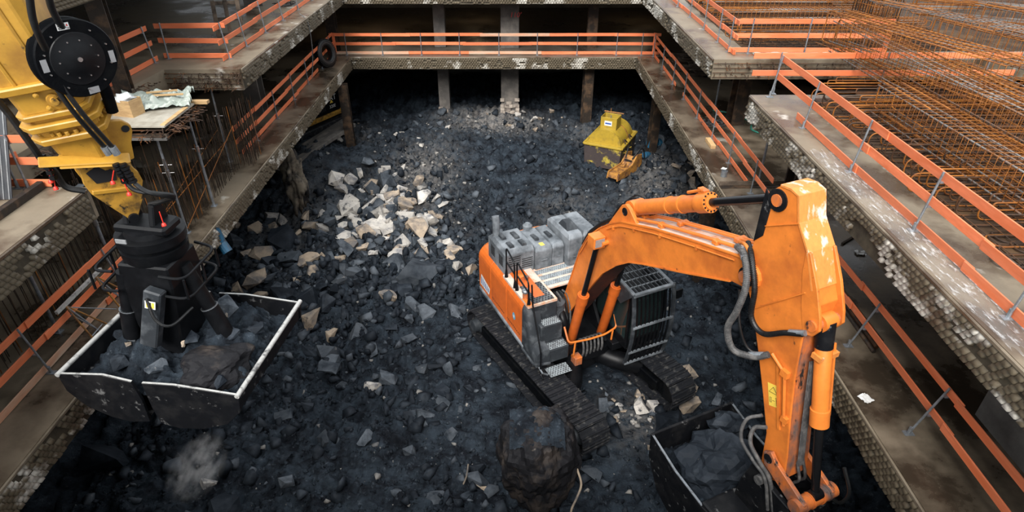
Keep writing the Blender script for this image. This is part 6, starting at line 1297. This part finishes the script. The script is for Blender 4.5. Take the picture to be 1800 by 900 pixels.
scatter('heap_rubble', 1500, lambda X, Y: np.clip(.06 + gauss(X, Y, -4.6, 22.6, 2.7, 3.6) + .7 * gauss(X, Y, -8.3, 20, 1.8, 3.5), 0, 1), .12, .64, M['rock_grey'], 4, 'grey broken stone packed round the pale heap', 2.2, .12)
scatter('pale_gravel', 5200, lambda X, Y: np.clip(.9 * gauss(X, Y, -.8, 34.0, 2.2, 1.0) + .5 * gauss(X, Y, 7.2, 26.5, 1.4, 3.5) + .6 * gauss(X, Y, -5, 25, 2.3, 2.2) + .35 * gauss(X, Y, -4.3, 29, 1.5, 2.2) + .7 * gauss(X, Y, 3.9, 13.0, .9, .8) + .035, 0, 1), .03, .24, M['gravel'], 3, 'pale gravel scattered in patches over the pit floor', 3.0, .1)
# dust falling from the grab
def dust_cloud():
    m = bpy.data.materials.new('pale_dust'); m.use_nodes = True; t = m.node_tree; N = t.nodes; L = t.links; N.remove(N['Principled BSDF']); out = N['Material Output']
    pv = N.new('ShaderNodeVolumePrincipled'); co = N.new('ShaderNodeTexCoord'); n = N.new('ShaderNodeTexNoise'); n.inputs['Scale'].default_value = 2.6; n.inputs['Detail'].default_value = 6; n.inputs['Roughness'].default_value = .65
    L.new(co.outputs['Object'], n.inputs['Vector']); ln = N.new('ShaderNodeVectorMath'); ln.operation = 'LENGTH'; L.new(co.outputs['Object'], ln.inputs[0])
    r1 = N.new('ShaderNodeMapRange'); r1.inputs[1].default_value = .0; r1.inputs[2].default_value = 1.0; r1.inputs[3].default_value = 1; r1.inputs[4].default_value = 0; L.new(ln.outputs['Value'], r1.inputs[0])
    r2 = N.new('ShaderNodeMapRange'); r2.inputs[1].default_value = .46; r2.inputs[2].default_value = .70; L.new(n.outputs['Fac'], r2.inputs[0])
    mu = N.new('ShaderNodeMath'); mu.operation = 'MULTIPLY'; L.new(r1.outputs[0], mu.inputs[0]); L.new(r2.outputs[0], mu.inputs[1]); m2 = N.new('ShaderNodeMath'); m2.operation = 'MULTIPLY'; L.new(mu.outputs[0], m2.inputs[0]); m2.inputs[1].default_value = 4.2
    L.new(m2.outputs[0], pv.inputs['Density']); pv.inputs['Color'].default_value = (.9, .88, .88, 1); L.new(pv.outputs[0], out.inputs['Volume'])
    bm = bmesh.new(); bmesh.ops.create_icosphere(bm, subdivisions=3, radius=1); me = bpy.data.meshes.new('dust_puff'); bm.to_mesh(me); bm.free()
    o = link('dust_puff', me, m); o.location = uz(345, 825, -12.6); o.scale = (.62, .6, 1.45); o.rotation_euler = (.2, .55, .3); tag(o, 'pale dust puff drifting below the clamshell', 'dust', kind='stuff')
dust_cloud()
